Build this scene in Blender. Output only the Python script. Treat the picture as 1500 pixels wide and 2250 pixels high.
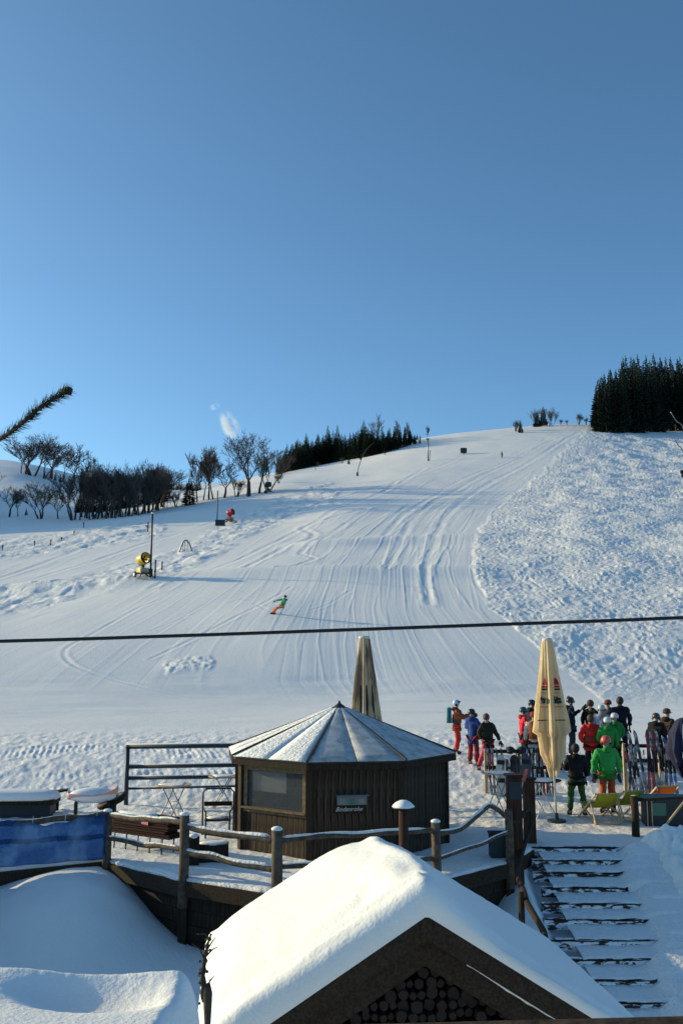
import bpy, math, random
import numpy as np
from mathutils import Vector, Matrix
R = math.radians
for o in list(bpy.data.objects): bpy.data.objects.remove(o)
SC = bpy.context.scene
COL = SC.collection
# ------------------------------------------------------------------ camera, sky, sun, exposure
F_PX, PITCH, CAM_Z = 2100.0, R(8.53), 4.15
cd = bpy.data.cameras.new('camera'); cam = bpy.data.objects.new('camera', cd); COL.objects.link(cam)
cd.sensor_fit = 'VERTICAL'; cd.sensor_height = 36; cd.sensor_width = 24; cd.lens = F_PX/2250*36
cd.clip_start = 0.05; cd.clip_end = 8000
cam.location = (0, 0, CAM_Z); cam.rotation_euler = (R(90)+PITCH, 0, 0)
SC.camera = cam
SUN_EL, SUN_AZ = R(16.0), R(20.0)          # from the left, a little behind the hill
S_DIR = Vector((-math.cos(SUN_EL)*math.cos(SUN_AZ), math.cos(SUN_EL)*math.sin(SUN_AZ), math.sin(SUN_EL)))
wd = bpy.data.worlds.new('World'); SC.world = wd; wd.use_nodes = True
nt = wd.node_tree; nt.nodes.clear()
sky = nt.nodes.new('ShaderNodeTexSky'); sky.sky_type = 'NISHITA'; sky.sun_disc = False
sky.sun_elevation = SUN_EL; sky.sun_rotation = math.atan2(S_DIR.x, S_DIR.y)
sky.altitude = 900; sky.air_density = 0.7; sky.dust_density = 2.0; sky.ozone_density = 2.4
bg = nt.nodes.new('ShaderNodeBackground'); bg.inputs['Strength'].default_value = 0.104
out = nt.nodes.new('ShaderNodeOutputWorld')
wb = nt.nodes.new('ShaderNodeMix'); wb.data_type = 'RGBA'; wb.blend_type = 'MULTIPLY'; wb.inputs['Factor'].default_value = 1; wb.inputs['B'].default_value = (.80, 1.09, 1.08, 1)   # white balance of the phone picture
nt.links.new(sky.outputs[0], wb.inputs['A']); nt.links.new(wb.outputs['Result'], bg.inputs[0]); nt.links.new(bg.outputs[0], out.inputs[0])
sl = bpy.data.lights.new('sun', 'SUN'); sl.energy = 2.6; sl.angle = R(0.5); sl.color = (1.0, 0.81, 0.45)
sun = bpy.data.objects.new('sun', sl); COL.objects.link(sun)
sun.rotation_euler = (-S_DIR).to_track_quat('-Z', 'Y').to_euler(); sun.location = (-30, 30, 30)
SC.view_settings.view_transform = 'Standard'; SC.view_settings.look = 'None'
SC.view_settings.exposure = 0.85; SC.view_settings.gamma = 1; SC.view_settings.use_curve_mapping = False
SC.cycles.max_bounces = 6; SC.cycles.diffuse_bounces = 3; SC.cycles.transparent_max_bounces = 12
SC.cycles.volume_bounces = 1

# ------------------------------------------------------------------ geometry helpers
CP, SP = math.cos(PITCH), math.sin(PITCH)
def W(x, y, Y):
    """point of the place seen at photo pixel x, y, at Y metres in front of the window"""
    v = (1125-y)/F_PX; t = Y/(CP-SP*v)
    return Vector(((x-750)/F_PX*t, Y, CAM_Z+(SP+CP*v)*t))
def G(x, y, z=0.0):
    v = (1125-y)/F_PX; t = (z-CAM_Z)/(SP+CP*v)
    return Vector(((x-750)/F_PX*t, (CP-SP*v)*t, z))
def proj(X, Y, Z):
    dz = Z-CAM_Z; f = Y*CP+dz*SP; u = -Y*SP+dz*CP
    return 750+F_PX*X/f, 1125-F_PX*u/f
def sstep(x, a, b):
    t = np.clip((x-a)/(b-a), 0, 1); return t*t*(3-2*t)
_rs = np.random.RandomState(7)
_P = _rs.permutation(4096); _P = np.concatenate([_P, _P]); _GA = _rs.rand(4096)*2*np.pi; _GX, _GY = np.cos(_GA), np.sin(_GA)
def perlin(x, y):
    x = np.asarray(x, float); y = np.asarray(y, float)
    xi = np.floor(x).astype(np.int64); yi = np.floor(y).astype(np.int64)
    xf, yf = x-xi, y-yi; xi &= 2047; yi &= 2047
    def g(a, b, dx, dy):
        h = _P[(_P[(xi+a) & 2047]+yi+b) & 4095]; return _GX[h]*dx+_GY[h]*dy
    u = xf*xf*xf*(xf*(xf*6-15)+10); v = yf*yf*yf*(yf*(yf*6-15)+10)
    a = g(0, 0, xf, yf); b = g(1, 0, xf-1, yf); c = g(0, 1, xf, yf-1); d = g(1, 1, xf-1, yf-1)
    return (a+(b-a)*u)*(1-v)+(c+(d-c)*u)*v
def fbm(x, y, o=3, g=0.5):
    s, a = 0, 1
    for i in range(o): s = s+a*perlin(x+17.3*i, y+9.1*i); x = x*2; y = y*2; a *= g
    return s

class MB:
    """collects shapes that are linked together as one mesh object"""
    def __init__(s): s.v = []; s.f = []
    def add(s, vs, fs):
        n = len(s.v); s.v += [tuple(p) for p in vs]; s.f += [tuple(i+n for i in f) for f in fs]; return s
    def box(s, c, d, rot=None, taper=1.0):
        vs = []
        for sz in (-1, 1):
            k = taper if sz > 0 else 1
            for sx, sy in ((-1, -1), (1, -1), (1, 1), (-1, 1)):
                p = Vector((sx*d[0]/2*k, sy*d[1]/2*k, sz*d[2]/2))
                if rot is not None: p = rot @ p
                vs.append(p+Vector(c))
        return s.add(vs, [(3, 2, 1, 0), (4, 5, 6, 7), (0, 1, 5, 4), (1, 2, 6, 5), (2, 3, 7, 6), (3, 0, 4, 7)])
    def bar(s, a, b, w, h=None):
        a, b = Vector(a), Vector(b); h = h or w; d = b-a; zz = d.normalized(); xx = zz.cross(Vector((0, 0, 1)))
        if xx.length < .05: xx = Vector((1, 0, 0))
        xx.normalize(); yy = zz.cross(xx); q = Matrix((xx, yy, zz)).transposed()
        return s.box((a+b)/2, (w, h, d.length), q)
    def tube(s, pts, r, n=8, cap=True):
        pts = [Vector(p) for p in pts]; rs = r if isinstance(r, (list, tuple)) else [r]*len(pts)
        vs, fs = [], []; up = None
        for i, p in enumerate(pts):
            t = (pts[min(i+1, len(pts)-1)]-pts[max(i-1, 0)]).normalized()
            if up is None: up = Vector((0, 0, 1)) if abs(t.z) < .9 else Vector((0, 1, 0))
            a = up.cross(t).normalized(); b = t.cross(a).normalized(); up = b
            for k in range(n):
                an = 2*math.pi*k/n; vs.append(p+(a*math.cos(an)+b*math.sin(an))*rs[i])
        for i in range(len(pts)-1):
            for k in range(n): fs.append((i*n+k, i*n+(k+1) % n, (i+1)*n+(k+1) % n, (i+1)*n+k))
        if cap: fs.append(tuple(range(n))[::-1]); fs.append(tuple((len(pts)-1)*n+k for k in range(n)))
        return s.add(vs, fs)
    def lathe(s, prof, n=16, c=(0, 0, 0), fn=None):
        vs, fs = [], []
        for r, z in prof:
            for k in range(n):
                an = 2*math.pi*k/n; rr = r if fn is None else fn(r, z, an)
                vs.append((c[0]+rr*math.cos(an), c[1]+rr*math.sin(an), c[2]+z))
        m = len(prof)
        for i in range(m-1):
            for k in range(n): fs.append((i*n+k, i*n+(k+1) % n, (i+1)*n+(k+1) % n, (i+1)*n+k))
        fs.append(tuple(range(n))[::-1]); fs.append(tuple((m-1)*n+k for k in range(n)))
        return s.add(vs, fs)
    def prism(s, poly, z0, z1):
        n = len(poly); vs = [(x, y, z0) for x, y in poly]+[(x, y, z1) for x, y in poly]
        return s.add(vs, [tuple(range(n))[::-1], tuple(range(n, 2*n))]+[(i, (i+1) % n, n+(i+1) % n, n+i) for i in range(n)])
    def ball(s, c, r, n=10, m=6, sc=(1, 1, 1), rot=None):
        vs, fs = [], []
        for i in range(m+1):
            th = math.pi*(i+.001)/(m+.002)
            for k in range(n):
                an = 2*math.pi*k/n
                p = Vector((r*sc[0]*math.sin(th)*math.cos(an), r*sc[1]*math.sin(th)*math.sin(an), r*sc[2]*math.cos(th)))
                if rot is not None: p = rot @ p
                vs.append(p+Vector(c))
        for i in range(m):
            for k in range(n): fs.append((i*n+k, (i+1)*n+k, (i+1)*n+(k+1) % n, i*n+(k+1) % n))
        return s.add(vs, fs)
    def build(s, name, mat, parent=None, smooth=False, world=False):
        off = parent.location if (world and parent is not None) else Vector((0, 0, 0))
        me = bpy.data.meshes.new(name)
        me.from_pydata([(v[0]-off[0], v[1]-off[1], v[2]-off[2]) for v in s.v], [], s.f)
        if smooth: me.polygons.foreach_set('use_smooth', [True]*len(me.polygons))
        me.materials.append(mat); me.update()
        o = bpy.data.objects.new(name, me); COL.objects.link(o)
        if parent is not None: o.parent = parent
        return o
def tag(o, label, cat, group=None, kind=None):
    if label: o['label'] = label
    if cat: o['category'] = cat
    if group: o['group'] = group
    if kind: o['kind'] = kind
    return o
def thing(name, label, cat, loc=(0, 0, 0), rz=0, group=None):
    o = bpy.data.objects.new(name, None); COL.objects.link(o); o.empty_display_size = .2
    o.location = loc; o.rotation_euler = (0, 0, rz); return tag(o, label, cat, group)
def copy_tree(o, parent=None):
    c = o.copy(); COL.objects.link(c)
    if parent is not None: c.parent = parent
    for ch in [k for k in ALLCH.get(o.name, [])]: pass
    for ch in o.children: copy_tree(ch, c)
    return c
ALLCH = {}
def inst(me, name, parent=None, loc=(0, 0, 0), rot=(0, 0, 0), sc=(1, 1, 1)):
    o = bpy.data.objects.new(name, me); COL.objects.link(o); o.location = loc; o.rotation_euler = rot; o.scale = sc
    if parent is not None: o.parent = parent
    return o

# ------------------------------------------------------------------ materials
def mat(name, col, rough=.7, metal=0, bump=None, var=None, spec=.4, trans=0, extra=None):
    """bump=(scale,strength,distance)  var=(scale, colour2, low, high[, stretch xyz])"""
    m = bpy.data.materials.new(name); m.use_nodes = True; t = m.node_tree; b = t.nodes['Principled BSDF']
    b.inputs['Base Color'].default_value = (*col, 1); b.inputs['Roughness'].default_value = rough
    b.inputs['Metallic'].default_value = metal; b.inputs['Specular IOR Level'].default_value = spec
    tc = t.nodes.new('ShaderNodeTexCoord')
    if var:
        mp = t.nodes.new('ShaderNodeMapping'); mp.inputs['Scale'].default_value = var[4] if len(var) > 4 else (1, 1, 1)
        nz = t.nodes.new('ShaderNodeTexNoise'); nz.inputs['Scale'].default_value = var[0]; nz.inputs['Detail'].default_value = 5
        cr = t.nodes.new('ShaderNodeMapRange'); cr.inputs['From Min'].default_value = var[2]; cr.inputs['From Max'].default_value = var[3]
        mx = t.nodes.new('ShaderNodeMix'); mx.data_type = 'RGBA'
        mx.inputs['A'].default_value = (*col, 1); mx.inputs['B'].default_value = (*var[1], 1)
        t.links.new(tc.outputs['Object'], mp.inputs[0]); t.links.new(mp.outputs[0], nz.inputs['Vector'])
        t.links.new(nz.outputs['Fac'], cr.inputs['Value']); t.links.new(cr.outputs[0], mx.inputs['Factor'])
        t.links.new(mx.outputs['Result'], b.inputs['Base Color'])
    if bump:
        n2 = t.nodes.new('ShaderNodeTexNoise'); n2.inputs['Scale'].default_value = bump[0]; n2.inputs['Detail'].default_value = 4
        mp2 = t.nodes.new('ShaderNodeMapping'); mp2.inputs['Scale'].default_value = bump[3] if len(bump) > 3 else (1, 1, 1)
        bp = t.nodes.new('ShaderNodeBump'); bp.inputs['Strength'].default_value = bump[1]; bp.inputs['Distance'].default_value = bump[2]
        t.links.new(tc.outputs['Object'], mp2.inputs[0]); t.links.new(mp2.outputs[0], n2.inputs['Vector'])
        t.links.new(n2.outputs['Fac'], bp.inputs['Height']); t.links.new(bp.outputs[0], b.inputs['Normal'])
    if trans:
        tr = t.nodes.new('ShaderNodeBsdfTranslucent'); ms = t.nodes.new('ShaderNodeMixShader'); ms.inputs[0].default_value = trans
        tr.inputs[0].default_value = (*col, 1); o = t.nodes['Material Output']
        t.links.new(b.outputs[0], ms.inputs[1]); t.links.new(tr.outputs[0], ms.inputs[2]); t.links.new(ms.outputs[0], o.inputs[0])
    return m
def wood(name, c1, c2, rough=.85, zs=(18, 18, 1.2)):
    return mat(name, c1, rough, bump=(3, .5, .01, zs), var=(2.2, c2, .35, .65, zs), spec=.2)
M = dict(
    snow=mat('snow', (.84, .83, .81), .65, bump=(26, .35, .02), spec=.25),
    snow_soft=mat('soft_snow', (.85, .84, .82), .6, bump=(38, .45, .014), spec=.25),
    frost_shade=mat('shade_greyed_frost', (.50, .51, .52), .75, bump=(30, .5, .012), var=(5, (.26, .27, .28), .42, .75), spec=.2),  # thin frost, greyed further to carry the shade of the sunless roof sides
    snow_crumb=mat('crumbly_snow', (.84, .83, .81), .7, bump=(14, .9, .05), spec=.2),
    wood_dark=wood('dark_stained_wood', (.016, .010, .007), (.045, .029, .018)),
    wood_hut=wood('weathered_hut_wood', (.013, .009, .006), (.085, .058, .038)),
    wood_beam=wood('weathered_beam_wood', (.026, .017, .011), (.055, .036, .022), zs=(16, 16, 16)),
    wood_grey=wood('grey_log_wood', (.075, .054, .038), (.15, .11, .078), zs=(5, 5, 5)),
    wood_brown=wood('reddish_brown_wood', (.038, .017, .010), (.085, .038, .022)),
    wood_pale=wood('pale_pine_wood', (.42, .30, .17), (.55, .42, .26), zs=(4, 4, 4)),
    wood_yellow=wood('window_frame_wood', (.11, .075, .04), (.19, .14, .08), zs=(6, 6, 6)),
    bark=mat('bark', (.035, .03, .027), .95, bump=(6, .6, .05), var=(3, (.07, .06, .05), .4, .6)),
    twig=mat('twig_bark', (.095, .080, .070), .95),
    spruce=mat('spruce_needles', (.022, .036, .022), .9, var=(.8, (.035, .045, .022), .4, .6), spec=.15),
    spruce2=mat('dark_spruce_needles', (.015, .028, .022), .9, var=(.8, (.028, .036, .022), .4, .6), spec=.15),
    metal=mat('grey_steel', (.22, .23, .25), .45, .8),
    metal_dark=mat('dark_painted_steel', (.025, .035, .045), .5, .3),
    black=mat('black_rubber', (.012, .012, .013), .7),
    cable=mat('black_cable', (.010, .010, .012), .55),
    roofing=mat('dark_roofing', (.03, .03, .033), .7, bump=(20, .3, .01)),
    glass=None, parasol=mat('cream_parasol_cloth', (.80, .62, .38), .85, bump=(22, .5, .006), var=(1.6, (.62, .48, .27), .4, .65), trans=.3, spec=.1),
    parasol2=mat('striped_parasol_cloth', (.66, .52, .34), .85, bump=(22, .5, .006), var=(2.4, (.12, .11, .09), .47, .56, (1, 1, .25)), trans=.2, spec=.1),
    print_red=mat('red_print', (.45, .02, .03), .8), print_dark=mat('dark_print', (.02, .03, .028), .8),
    print_green=mat('green_print', (.04, .14, .05), .8),
    white=mat('white_paint', (.75, .75, .74), .5), pole_white=mat('pale_pole', (.62, .57, .48), .6),
    yellow=mat('yellow_machine_paint', (.62, .42, .03), .45, var=(4, (.35, .26, .04), .5, .7)), red=mat('red_machine_paint', (.45, .03, .03), .4),
    sling_yellow=mat('yellow_green_canvas', (.42, .42, .03), .8, trans=.35), sling_orange=mat('orange_canvas', (.75, .22, .02), .8, trans=.35),
    skin=mat('skin', (.45, .27, .2), .55), hair=mat('dark_hair', (.03, .02, .015), .7),
    box_dark=mat('dark_box_plastic', (.02, .028, .035), .6), box_green=mat('green_crate_plastic', (.06, .16, .11), .6),
    teal=mat('teal_plastic', (.03, .12, .15), .6), red_brown=wood('red_brown_bench_wood', (.028, .009, .008), (.06, .018, .014)),
    sticker=mat('coral_sticker', (.75, .22, .18), .6), navy=mat('navy_cloth', (.012, .016, .05), .85, bump=(8, .5, .03)),
    grey_board=mat('grey_shelf_board', (.16, .17, .18), .7), chalk=mat('chalk_lettering', (.55, .56, .56), .9),
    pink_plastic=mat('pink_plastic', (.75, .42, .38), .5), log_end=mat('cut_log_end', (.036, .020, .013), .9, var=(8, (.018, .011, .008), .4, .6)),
)
def glass_mat():
    m = bpy.data.materials.new('window_glass'); m.use_nodes = True; t = m.node_tree; b = t.nodes['Principled BSDF']
    b.inputs['Base Color'].default_value = (.10, .11, .12, 1); b.inputs['Roughness'].default_value = .12
    b.inputs['Specular IOR Level'].default_value = .9; b.inputs['Coat Weight'].default_value = .6; b.inputs['Coat Roughness'].default_value = .03
    tr = t.nodes.new('ShaderNodeBsdfTransparent'); ms = t.nodes.new('ShaderNodeMixShader'); ms.inputs[0].default_value = .55
    t.links.new(b.outputs[0], ms.inputs[1]); t.links.new(tr.outputs[0], ms.inputs[2]); t.links.new(ms.outputs[0], t.nodes['Material Output'].inputs[0])
    return m
M['glass'] = glass_mat()
_cm = {}
def cloth(c):
    k = tuple(round(x, 3) for x in c)
    if k not in _cm: _cm[k] = mat('ski_cloth', c, .8, bump=(9, .7, .03), spec=.2)
    return _cm[k]
def ground_mat():
    m = mat('snow_cover', (.84, .83, .81), .7, spec=.2); t = m.node_tree; b = t.nodes['Principled BSDF']
    tc = t.nodes.new('ShaderNodeTexCoord')
    at = t.nodes.new('ShaderNodeAttribute'); at.attribute_name = 'relief'      # x: roughness of the snow, y: dirt trodden in
    sx = t.nodes.new('ShaderNodeSeparateXYZ'); t.links.new(at.outputs['Vector'], sx.inputs[0])
    n1 = t.nodes.new('ShaderNodeTexNoise'); n1.inputs['Scale'].default_value = 2.2; n1.inputs['Detail'].default_value = 7; n1.inputs['Roughness'].default_value = .65
    n2 = t.nodes.new('ShaderNodeTexNoise'); n2.inputs['Scale'].default_value = 14; n2.inputs['Detail'].default_value = 5
    for n in (n1, n2): t.links.new(tc.outputs['Object'], n.inputs['Vector'])
    ml = t.nodes.new('ShaderNodeMath'); ml.operation = 'MULTIPLY'; t.links.new(n1.outputs['Fac'], ml.inputs[0]); t.links.new(sx.outputs[0], ml.inputs[1])
    m2 = t.nodes.new('ShaderNodeMath'); m2.operation = 'MULTIPLY_ADD'; m2.inputs[1].default_value = .10
    t.links.new(n2.outputs['Fac'], m2.inputs[0]); t.links.new(ml.outputs[0], m2.inputs[2])
    bp = t.nodes.new('ShaderNodeBump'); bp.inputs['Strength'].default_value = .8; bp.inputs['Distance'].default_value = .16
    t.links.new(m2.outputs[0], bp.inputs['Height']); t.links.new(bp.outputs[0], b.inputs['Normal'])
    mx = t.nodes.new('ShaderNodeMix'); mx.data_type = 'RGBA'; mx.inputs['A'].default_value = (.84, .83, .81, 1); mx.inputs['B'].default_value = (.60, .52, .42, 1)
    md = t.nodes.new('ShaderNodeMath'); md.operation = 'MULTIPLY'; t.links.new(sx.outputs[1], md.inputs[0]); t.links.new(n1.outputs['Fac'], md.inputs[1])
    t.links.new(md.outputs[0], mx.inputs['Factor']); t.links.new(mx.outputs['Result'], b.inputs['Base Color'])
    return m
M['ground'] = ground_mat()

# ------------------------------------------------------------------ the hill and the terrace: one height function
COLX = np.array([-1000, -500, 0, 200, 400, 600, 750, 900, 1100, 1300, 1500, 2000.])
ROWD = np.array([40, 48, 58, 68, 85, 100, 120, 145, 170, 200, 230, 270, 300, 340, 400, 600.])
TAB = np.array([
 [1592, 1520, 1440, 1385, 1325, 1275, 1220, 1160, 1040, 885, 815, 790, 790, 800, 830, 930],
 [1592, 1520, 1440, 1385, 1325, 1280, 1235, 1195, 1170, 1150, 1135, 1105, 1072, 1030, 1000, 1015],
 [1592, 1520, 1440, 1380, 1320, 1275, 1230, 1190, 1165, 1150, 1139, 1110, 1080, 1045, 1025, 1035],
 [1592, 1521, 1432, 1370, 1305, 1262, 1222, 1180, 1155, 1142, 1130, 1113, 1098, 1082, 1066, 1070],
 [1592, 1526, 1430, 1360, 1290, 1250, 1210, 1170, 1140, 1116, 1099, 1088, 1084, 1080, 1076, 1080],
 [1590, 1531, 1425, 1350, 1275, 1232, 1195, 1158, 1125, 1090, 1068, 1052, 1043, 1040, 1052, 1080],
 [1586, 1535, 1425, 1352, 1268, 1225, 1185, 1140, 1108, 1080, 1062, 1036, 1022, 1012, 1020, 1060],
 [1586, 1535, 1426, 1351, 1268, 1223, 1182, 1136, 1106, 1073, 1047, 1016, 994, 971, 972, 1015],
 [1588, 1537, 1427, 1351, 1267, 1220, 1175, 1130, 1102, 1068, 1038, 998, 972, 948, 945, 990],
 [1590, 1540, 1430, 1353, 1267, 1217, 1167, 1122, 1094, 1060, 1030, 990, 964, 940, 932, 975],
 [1592, 1542, 1432, 1354, 1268, 1218, 1168, 1124, 1096, 1062, 1032, 995, 972, 952, 949, 985],
 [1592, 1542, 1432, 1354, 1268, 1218, 1168, 1124, 1096, 1062, 1032, 995, 972, 952, 949, 985]])
COLU = (COLX-750)/F_PX
_ang = PITCH+np.arctan((1125-TAB)/F_PX)
ZT = CAM_Z+ROWD[None, :]*np.tan(_ang)
ROWS = np.concatenate([[24, 27, 32], ROWD, [1200, 3500]])
n_ = len(COLX)
ZT = np.concatenate([np.zeros((n_, 1)), np.full((n_, 1), .10), np.full((n_, 1), .85), ZT, ZT[:, -1:]-25, ZT[:, -1:]-140], 1)
def hermite(xs, T, x):
    """monotone-ish cubic through the columns of T (k, n) at xs, evaluated per element with row weights"""
    d = np.diff(T, axis=1)/np.diff(xs)
    m = np.zeros_like(T); m[:, 1:-1] = np.where(d[:, 1:]*d[:, :-1] > 0, 2*d[:, 1:]*d[:, :-1]/(d[:, 1:]+d[:, :-1]+1e-12), 0)
    m[:, 0] = d[:, 0]*0; m[:, -1] = d[:, -1]
    i = np.clip(np.searchsorted(xs, x)-1, 0, len(xs)-2); h = xs[i+1]-xs[i]; t = np.clip((x-xs[i])/h, 0, 1)
    return i, h, t, m
def base_h(X, Y):
    X = np.asarray(X, float); Y = np.asarray(Y, float); u = np.clip(X/np.maximum(Y, 1), COLU[0], COLU[-1])
    i, h, t, m = hermite(ROWS, ZT, Y)
    h00, h10, h01, h11 = 2*t**3-3*t**2+1, t**3-2*t**2+t, -2*t**3+3*t**2, t**3-t**2
    j = np.clip(np.searchsorted(COLU, u)-1, 0, n_-2)
    s = (u-COLU[j])/(COLU[j+1]-COLU[j])
    def col(k): return h00*ZT[k, i]+h10*h*m[k, i]+h01*ZT[k, i+1]+h11*h*m[k, i+1]
    k0, k3 = np.maximum(j-1, 0), np.minimum(j+2, n_-1)
    a, b, c, d = col(k0), col(j), col(j+1), col(k3)
    hj = COLU[j+1]-COLU[j]
    mb = (c-a)/(COLU[j+1]-COLU[k0]+1e-9)*hj; mc = (d-b)/(COLU[k3]-COLU[j]+1e-9)*hj
    z = (2*s**3-3*s**2+1)*b+(s**3-2*s**2+s)*mb+(-2*s**3+3*s**2)*c+(s**3-s**2)*mc
    return np.where(Y < 24, 0, z)
def ray_hit(x, y, fn, y0=14, y1=560):
    Ys = np.geomspace(y0, y1, 2500); v = (1125-y)/F_PX; t = Ys/(CP-SP*v)
    X = (x-750)/F_PX*t; Z = CAM_Z+(SP+CP*v)*t; hh = fn(X, Ys); k = np.argmax(Z < hh)
    if not (Z < hh).any(): k = np.argmin(Z-hh)
    return Vector((X[k], Ys[k], float(hh[k])))
def spl(pts, n=8):
    """catmull-rom through 2D/3D points"""
    P = [np.array(p, float) for p in pts]; P = [2*P[0]-P[1]]+P+[2*P[-1]-P[-2]]; o = []
    for i in range(1, len(P)-2):
        for k in range(n):
            t = k/n; o.append(.5*((2*P[i])+(-P[i-1]+P[i+1])*t+(2*P[i-1]-5*P[i]+4*P[i+1]-P[i+2])*t*t+(-P[i-1]+3*P[i]-3*P[i+1]+P[i+2])*t**3))
    o.append(P[-2]); return np.array(o)
def dist_poly(px, py, pl):
    best = np.full(px.shape, 1e9)
    for a, b in zip(pl[:-1], pl[1:]):
        d = b-a; L = (d**2).sum()+1e-12
        t = np.clip(((px-a[0])*d[0]+(py-a[1])*d[1])/L, 0, 1)
        best = np.minimum(best, (px-a[0]-t*d[0])**2+(py-a[1]-t*d[1])**2)
    return np.sqrt(best)
SY = np.array([940, 1000, 1060, 1120, 1180, 1260, 1340, 1420, 1500, 1540, 1640.])
GR = np.array([1290, 1225, 1165, 1085, 1045, 1040, 1080, 1175, 1270, 1320, 1450.])
GM = np.array([1230, 1120, 960, 850, 770, 700, 660, 625, 610, 640, 720.])
GL = np.array([1120, 960, 760, 560, 380, 180, -50, -350, -600, -800, -900.])
TRK_PX = [  # ski tracks pressed into the piste (photo pixels, laid on the slope)
 ([(430, 1308), (330, 1330), (200, 1398), (145, 1430), (152, 1458), (205, 1482), (300, 1510), (450, 1535), (700, 1556), (1000, 1568)], .07, .5),
 ([(-60, 1464), (130, 1465), (370, 1474)], .05, .4), ([(-60, 1540), (100, 1556), (300, 1572), (700, 1596), (1000, 1600)], .05, .5),
 ([(-60, 1400), (120, 1348), (330, 1312), (520, 1288), (640, 1275)], .06, .4), ([(-60, 1440), (150, 1422), (300, 1398), (430, 1352), (560, 1310)], .05, .4),
 ([(870, 1058), (835, 1082), (745, 1092), (740, 1110), (805, 1122), (720, 1142), (665, 1160), (690, 1178), (620, 1205), (540, 1250)], .16, .7),
 ([(1270, 950), (1150, 1022), (1060, 1070), (985, 1130), (955, 1185), (935, 1260), (945, 1330)], .16, .8),
 ([(930, 1030), (820, 1090), (660, 1165), (500, 1240), (330, 1298)], .12, .7), ([(1010, 1005), (850, 1065), (650, 1130), (480, 1200), (330, 1262)], .14, .7),
 ([(760, 1150), (690, 1195), (660, 1215), (690, 1228), (610, 1260)], .13, .6), ([(1180, 985), (1050, 1050), (930, 1120), (880, 1190), (850, 1260)], .12, .7),
 ([(640, 1290), (560, 1340), (440, 1400), (330, 1450)], .06, .5), ([(770, 1300), (700, 1340), (610, 1352), (560, 1330)], .05, .4),
 ([(1230, 962), (1120, 1010), (1000, 1060), (900, 1125), (840, 1180)], .12, .6), ([(300, 1165), (180, 1205), (60, 1250), (-60, 1290)], .12, .8),
 ([(470, 1150), (320, 1195), (150, 1250), (-60, 1310)], .12, .8), ([(1420, 1415), (1370, 1470), (1300, 1515)], .10, .5), ([(1440, 1420), (1400, 1480), (1330, 1530)], .08, .4)]
TRK = []
for pts, amp, wid in TRK_PX:
    P3 = [ray_hit(a, b, base_h) for a, b in pts]; TRK.append((spl([(p.x, p.y) for p in P3], 5), amp, wid))
STRIP1 = spl([(-300, 1380), (-60, 1335), (100, 1308), (250, 1275), (400, 1232), (520, 1165), (620, 1118), (720, 1085)], 4)
STRIP2 = spl([(-300, 1225), (-50, 1208), (100, 1195), (250, 1174), (340, 1158)], 4)
ROLL = [(spl([(-200, 1310), (0, 1302), (200, 1292), (400, 1276), (700, 1258), (1030, 1256)], 3), .60, 3.6),
        (spl([(700, 1196), (850, 1188), (1040, 1182)], 3), .55, 4), (spl([(600, 1130), (800, 1122), (1100, 1085)], 3), .3, 6),
        (spl([(420, 1466), (600, 1478), (900, 1500), (1200, 1520), (1320, 1530)], 3), .10, 1.2)]
ROLL = [(np.array([ray_hit(a, b, base_h)[:2] for a, b in r]), am, sg) for r, am, sg in ROLL]
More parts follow.
